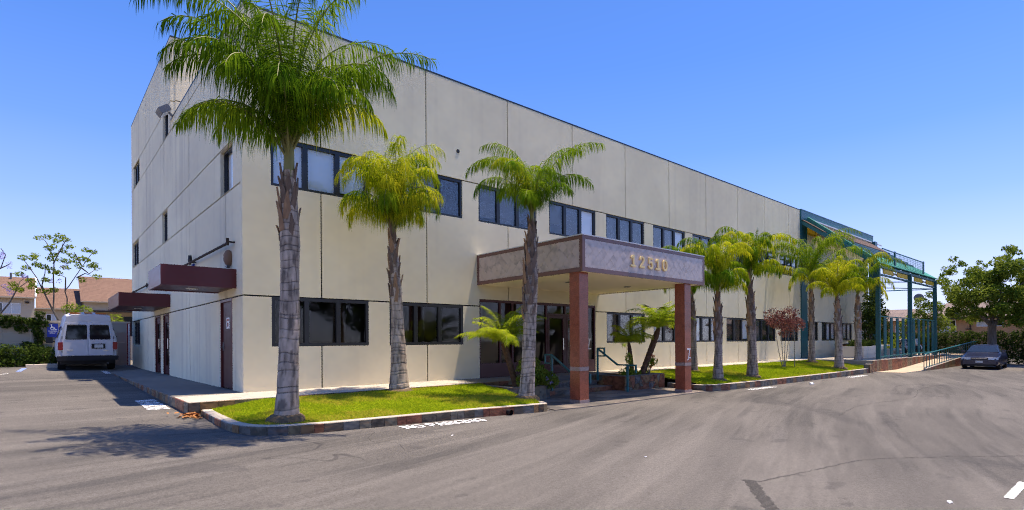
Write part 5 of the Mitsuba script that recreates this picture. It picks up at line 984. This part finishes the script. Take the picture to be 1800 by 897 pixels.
branch_tree('thin jacaranda tree with bare branches and few leaves rising behind the van', [[(-2.4, .2), (-2.45, 1.6), (-2.53, 2.23), (-2.81, 2.88), (-3.03, 3.45), (-3.16, 3.8), (-3.4, 4.43), (-3.77, 5.1), (-3.93, 5.3)], [(-2.81, 2.88), (-2.78, 3.75), (-2.8, 4.47), (-2.77, 5.19), (-2.85, 5.62), (-3.07, 6.17), (-3.28, 6.36)], [(-2.8, 5.12), (-2.57, 5.72), (-2.35, 6.25), (-2.23, 6.38)], [(-3.08, 3.59), (-3.21, 4.08), (-3.1, 4.66), (-3.07, 5.09)], [(-2.74, 5.56), (-2.46, 5.8), (-2.46, 6.17)], [(-2.45, 1.8), (-2.32, 2.82), (-2.3, 3.48), (-2.39, 3.84), (-2.24, 4.07), (-2.01, 4.52), (-1.72, 5.07), (-1.42, 5.61), (-1.24, 5.89)], [(-1.72, 4.99), (-1.43, 4.79), (-1.13, 5.1)], [(-2.36, 3.84), (-2.35, 4.5), (-2.58, 4.63)], [(-1.93, 4.53), (-1.6, 4.78), (-1.37, 4.72)], [(-1.75, 5.14), (-1.95, 5.49), (-2.06, 5.66)], [(-3.02, 5.89), (-2.99, 6.18)]], 21.,
    [(-3.31, 6.36), (-2.99, 6.32), (-2.66, 6.25), (-2.29, 6.37), (-2.15, 6.07), (-2.57, 6.45), (-3.87, 5.27), (-3.77, 4.89), (-3.53, 5.27), (-3.18, 4.94), (-2.91, 4.93), (-2.8, 4.72), (-3.08, 4.38), (-3.03, 3.81), (-2.8, 3.89), (-3.3, 3.79), (-2.52, 5.29), (-2.61, 4.7), (-2.91, 5.32), (-2.35, 5.01), (-2.12, 5.62), (-1.95, 5.34), (-1.6, 5.89), (-1.72, 5.51), (-1.3, 5.81), (-1.54, 5.45), (-1.25, 5.22), (-1.13, 5.08), (-1.37, 5.17), (-1.72, 4.47), (-1.19, 4.58), (-2.29, 5.24), (-2.8, 5.55), (-2.96, 5.79), (-3.4, 5.07), (-3.45, 5.49), (-2.41, 5.81), (-2.82, 5.91), (-1.84, 5.06)], [(-3.83, 4.43), (-2.91, 4.32), (-2.61, 4.3), (-2.47, 5.0), (-2.35, 5.16)], 93)
branch_tree('jacaranda branches with purple blossom reaching in at the picture edge', [[(-5.6, .2), (-5.3, 1.4), (-4.96, 2.2), (-4.35, 3.18), (-4.09, 3.82), (-3.83, 4.11), (-3.54, 4.34)], [(-4.09, 3.82), (-3.98, 4.24), (-3.83, 4.4)], [(-5.3, 1.4), (-5.1, 3.0), (-4.85, 3.84), (-4.65, 3.99), (-4.35, 3.8)], [(-5.1, 3.0), (-4.85, 4.53), (-4.6, 4.75), (-4.44, 5.32), (-4.59, 5.58)], [(-4.65, 4.75), (-4.44, 4.87), (-4.29, 4.99)]], 21., [(-4.19, 4.06), (-3.62, 4.27), (-3.51, 4.13), (-3.56, 3.95), (-4.01, 4.59), (-3.98, 3.82), (-4.25, 3.95)], [(-4.59, 5.44), (-4.57, 5.24), (-4.34, 5.02), (-4.32, 4.83), (-4.5, 3.97), (-4.37, 3.8), (-3.83, 4.43), (-4.64, 5.51), (-4.3, 3.67), (-4.5, 5.3), (-4.7, 5.3)], 94)
shrub('garden_bush', 'bright green bush behind the cream wall above the van', 'bush', [(-2.0, 20.4, 2.6), (-1.7, 20.4, 2.9), (-2.2, 20.4, 3.0), (-.5, 20.2, 2.5), (-.3, 20.2, 2.2)], [(.35, .3, .3)] * 5, 900, .06, 'leaf_light', [[(-1.9, 20.4, .5), (-1.9, 20.4, 2.6)]], 95)
AP = thing('apartment_row', 'tan apartment row with brown shingle roofs behind the cream wall', 'building'); Y = 66.
am = lambda a, z, d: np.stack([a, Y + d, z], -1)
def gable(x0, x1, ze, zr, y, run=4.6, name='roof'):
    put(AP, name, hexa([(x0, y - .5, ze - .12), (x1, y - .5, ze - .12), (x1, y + run, zr - .12), (x0, y + run, zr - .12)], [(x0, y - .5, ze), (x1, y - .5, ze), (x1, y + run, zr), (x0, y + run, zr)]), 'roof_brown')
def awall(x0, x1, z1, y, cuts=()):
    g = sbox(x0, -.6, x1, z1)
    for c in cuts: g = g.difference(sbox(*c))
    put(AP, 'wall', ext(g, y - Y, y - Y + .25, am), 'apt_wall')
k_ = 1 + 0
awall(-16, -3.62, 6.3, Y); gable(-16, -3.5, 6.4, 8.95, Y); put(AP, 'gutter', bar((-16, Y - .55, 6.33), (-3.5, Y - .55, 6.33), .14), 'apt_wall'); put(AP, 'roof_edge', bar((-3.5, Y - .5, 6.45), (-3.5, Y + 4.6, 9.0), .16), 'white')
awall(-3.62, .5, 5.2, Y + .6); gable(-3.5, .45, 5.3, 7.95, Y + .6); put(AP, 'gutter', bar((-3.6, Y + .05, 5.24), (.45, Y + .05, 5.24), .14), 'apt_wall')
g0 = [(1.45, 2.6, 5.13, 5.12)]
awall(.5, 14, 6.1, Y, [(1.45, 2.2, 13, 5.14)]); gable(.3, 14, 6.2, 9.45, Y); put(AP, 'gutter', bar((.3, Y - .55, 6.13), (14, Y - .55, 6.13), .14), 'apt_wall'); put(AP, 'gable_side', ext(Polygon([(0, 5.0), (0, 6.1), (4.6, 9.3), (4.6, 5.0)]), 0, .2, lambda a, z, d: np.stack([.42 + d, Y + a, z], -1)), 'wood_dark')
put(AP, 'balcony_back', box(1.3, 13.2, Y + 2.2, Y + 2.3, 1.8, 5.6), 'apt_wall'); put(AP, 'balcony_beam', bar((1.4, Y - .1, 5.10), (13, Y - .1, 5.10), .18), 'wood_dark')
put(AP, 'sliding_door', box(3.9, 6.4, Y + 2.1, Y + 2.19, 1.9, 4.6), 'car_glass')
def apwin(a0, a1, z0, z1, y, n):
    mp = lambda a, z, d: np.stack([a, y + d, z], -1); pane_window(AP, mp, a0, a1, z0, z1, n, d=-.02)
apwin(-6.9, -4.75, 4.62, 5.75, Y, 3); apwin(-2.65, -1.8, 3.5, 4.62, Y + .6, 2)
put(AP, 'roof_vent', [tube([(-5.6, Y + 4, 8.5), (-5.6, Y + 4, 9.35)], .10, 8), tube([(-4.2, Y + 3.6, 8.3), (-4.2, Y + 3.6, 9.1)], .08, 8)], 'steel_grey')
put(AP, 'wall_lamp', box(-4.35, -4.05, Y - .15, Y - .001, 5.75, 5.95), 'wood_dark')

# weathered cracks and a ribbed tyre mark in the asphalt, as the photograph shows them
def ribbon(pts, w, seed, lift=.003):
    g = np.random.default_rng(seed); p = smooth_path(pts, 70); d = np.gradient(p, axis=0); d /= np.linalg.norm(d, axis=1, keepdims=True); n_ = np.stack([-d[:, 1], d[:, 0]], 1)
    p = p + n_ * g.normal(0, .012, (70, 1)); ww = w * g.uniform(.25, 1.2, (70, 1)); A, B = p + n_ * ww, p - n_ * ww
    V = np.vstack([np.column_stack([A, zg(A[:, 0], A[:, 1]) + lift]), np.column_stack([B, zg(B[:, 0], B[:, 1]) + lift])]); i = np.arange(69)
    return V, np.vstack([np.stack([i, i + 1, i + 71], 1), np.stack([i, i + 71, i + 70], 1)])
P('crack_tar', (.045, .042, .040), .85)
put('parking_lot', 'crack', ribbon([(7.9, -12.25), (7.06, -11.72), (6.35, -11.22), (5.69, -10.84), (5.23, -10.57), (4.57, -10.36), (3.71, -10.26), (2.96, -10.17), (2.33, -10.08)], .007, 1), 'crack_tar')
put('parking_lot', 'crack', ribbon([(-4.5, -9.6), (-3.2, -9.1), (-2.4, -9.3), (-1.2, -8.8)], .005, 2), 'crack_tar'); put('parking_lot', 'crack', ribbon([(9.5, -8.6), (12, -8.3), (15, -8.6), (19, -8.0), (24, -8.3)], .008, 3), 'crack_tar')

tm_, a_, b_ = [], np.array([2.44, -10.0]), np.array([.9, -11.1]); d_ = (b_ - a_) / np.linalg.norm(b_ - a_); n_ = np.array([-d_[1], d_[0]]); g = np.random.default_rng(4)
for l in np.arange(0, 1.85, .042):
    c = a_ + d_ * l; w0, w1 = n_ * (.055 + g.normal(0, .008)), n_ * (.075 + g.normal(0, .008)); h_ = d_ * .012
    q = [c - w0 - h_, c + w1 - h_, c + w1 + h_, c - w0 + h_]; tm_.append((np.array([(*p, float(zg(*p)) + .003) for p in q]), np.array([[0, 1, 2], [0, 2, 3]])))
P('tyre_black', (.062, .058, .055), .85)
put('parking_lot', 'tyre_mark', tm_, 'tyre_black', kind='stuff')
# ------------------------------------------------------------------ painted markings and litter on the lot
def ground_text(label, txt, o, ux, uy, h, width, lift=.006):
    tm = meshkit.text_mesh(txt, h, .001, bold=True); v = tm.vertices; w = v[:, 0].max() - v[:, 0].min(); k = width / w
    ux, uy = np.array(ux, float), np.array(uy, float); p = np.array(o, float) + ((v[:, :1] - v[:, 0].min()) * k) * ux + v[:, 1:2] * uy
    z = zg(p[:, 0], p[:, 1]) + lift + v[:, 2]
    single('painted_lettering', (np.column_stack([p, z]), tm.faces), 'white_paint', label, 'road marking')
ground_text('white NO PARKING lettering on the asphalt along the near kerb', 'NO PARKING', (1.16, -4.98), (1, .03), (-.0, 1), .30, 1.72)
ground_text('white lettering on the asphalt beside the left walkway corner', 'NO PARKING', (-1.42, 1.55), (-.02, -1), (1, -.0), .32, 1.85, .006) if False else ground_text('white lettering on the asphalt beside the left walkway corner', 'NO PARKING', (-1.78, 1.62), (.0, -1), (1, 0), .36, 1.95)
ground_text('white NO PARKING lettering on the asphalt by the walkway behind the van', 'NO PARKING', (-1.50, 13.9), (0, -1), (1, 0), .16, 1.9)
ground_text('white lettering on the asphalt along the far lawn kerb', 'NO PARKING', (13.7, -4.78), (1, 0), (0, 1), .24, 1.7)
ground_text('white lettering on the asphalt near the foot of the ramp', 'NO PARKING', (22.9, -4.74), (1, 0), (0, 1), .26, 2.0)
ground_text('large white lettering on the asphalt cut off by the lower picture corner', 'NO PARKING', (3.90, -11.90), (-.03, -1), (1, .0), 1.0, 3.6)
def strip(label, a, b, w, mat):
    a, b = np.array(a, float), np.array(b, float); d = (b - a) / np.linalg.norm(b - a); n_ = np.array([-d[1], d[0]]) * w / 2; q = [a - n_, b - n_, b + n_, a + n_]
    single('painted_line', (np.array([(*p, float(zg(*p)) + .006) for p in q]), np.array([[0, 1, 2], [0, 2, 3]])), mat, label, 'road marking')
strip('short white line at the left picture edge of the lot', (-6.5, 13.1), (-4.13, 12.85), .12, 'white_paint'); strip('faded blue mark on the asphalt beside the wheel stop', (-3.92, 14.2), (-3.78, 16.8), .16, 'blue_paint')
g = np.random.default_rng(17); C = []
for i in range(170):
    x_, y_ = -1.22 - abs(g.normal(0, .12)), -1.75 + g.normal(0, .16)
    C.append((x_, y_, float(zg(x_, y_)) + .01 + g.random() * .05))
C = np.array(C); u = g.normal(size=(170, 3)) * [.03, .03, .008]; v = g.normal(size=(170, 3)) * [.018, .018, .008]
single('fallen_leaves', (np.stack([C - u, C + v, C + u, C - v], 1).reshape(-1, 3), np.vstack([np.arange(170)[:, None] * 4 + [0, 1, 2], np.arange(170)[:, None] * 4 + [0, 2, 3]])), 'dry_leaf', 'small heap of dry brown leaves at the corner of the near kerb', 'leaves', kind='stuff')
for i, (x_, y_, s_, lb) in enumerate([(17.6, -5.05, .10, 'crumpled white paper scrap on the asphalt by the far kerb'), (2.55, -8.6, .02, 'small pale scrap on the open asphalt'), (3.2, -11.6, .03, 'pale paper scrap near the lower picture edge'), (1.4, -5.9, .02, 'tiny pale scrap in front of the near kerb')]):
    b_ = trimesh.creation.icosphere(2, 1.); b_.vertices = b_.vertices * [s_, s_ * .7, s_ * .35]; b_.vertices += (meshkit.noise(b_.vertices * 30 + i * 9)[:, None] - .5) * s_ * .8; b_.vertices += [x_, y_, float(zg(x_, y_)) + s_ * .3]
    single('paper_scrap', (b_.vertices, b_.faces), 'white', lb, 'litter')
DPi = thing('drain_pipe', 'short black drain pipe end poking from the near kerb', 'pipe'); zz = float(zg(3.75, -4.6)); put(DPi, 'pipe', tube([(3.72, -4.35, zz + .07), (3.72, -4.60, zz + .06)], .055, 12, cap=False), 'black'); put(DPi, 'hole', tube([(3.72, -4.42, zz + .07), (3.72, -4.43, zz + .07)], .05, 12), 'black')

# ------------------------------------------------------------------ across the street, seen only mirrored in the dark windows
g = np.random.default_rng(23)
for i in range(7):
    x_, y_ = -16 + i * 6.2 + g.uniform(-1, 1), -38 + g.uniform(-3, 3); H = g.uniform(8, 12)
    cl = [(x_ + g.normal(0, 1.9), y_ + g.normal(0, 1.3), H * g.uniform(.18, 1.), g.uniform(1., 1.8)) for _ in range(13)]
    leaf_tree('street_tree', ['first','second','third','fourth','fifth','sixth','seventh'][i] + ' dark street tree across the road from the west', [[(x_, y_, -.6), (x_, y_, H * .35), (x_ + .2, y_, H * .6)], [(x_, y_, H * .35), (x_ + 1, y_, H * .7)]], [[.22, .17, .1], [.1, .04]], cl, 2600, .26, 'leaf_dark', 200 + i, 'bark_grey')
    labels[[k for k in labels if k.startswith('street_tree')][-1]]['group'] = 'street trees across the road'
UP = thing('utility_pole', 'wooden utility pole with crossarms across the road', 'pole'); put(UP, 'pole', tube([(-3.0, -38, -.6), (-3.0, -38, 11)], [.16, .11], 10), 'wood_dark')
for z in (9.2, 10.3): put(UP, 'crossarm', bar((-4.3, -38, z), (-1.7, -38, z), .13), 'wood_dark')
PW = thing('power_line', 'power lines strung between poles across the road', 'wires'); put(PW, 'wire', [tube([(x_, -38, z - .6 * math.sin((x_ + 40) / 80 * math.pi)) for x_ in np.linspace(-40, 40, 17)], .02, 5) for z in (9.35, 10.45)], 'black', kind='stuff')
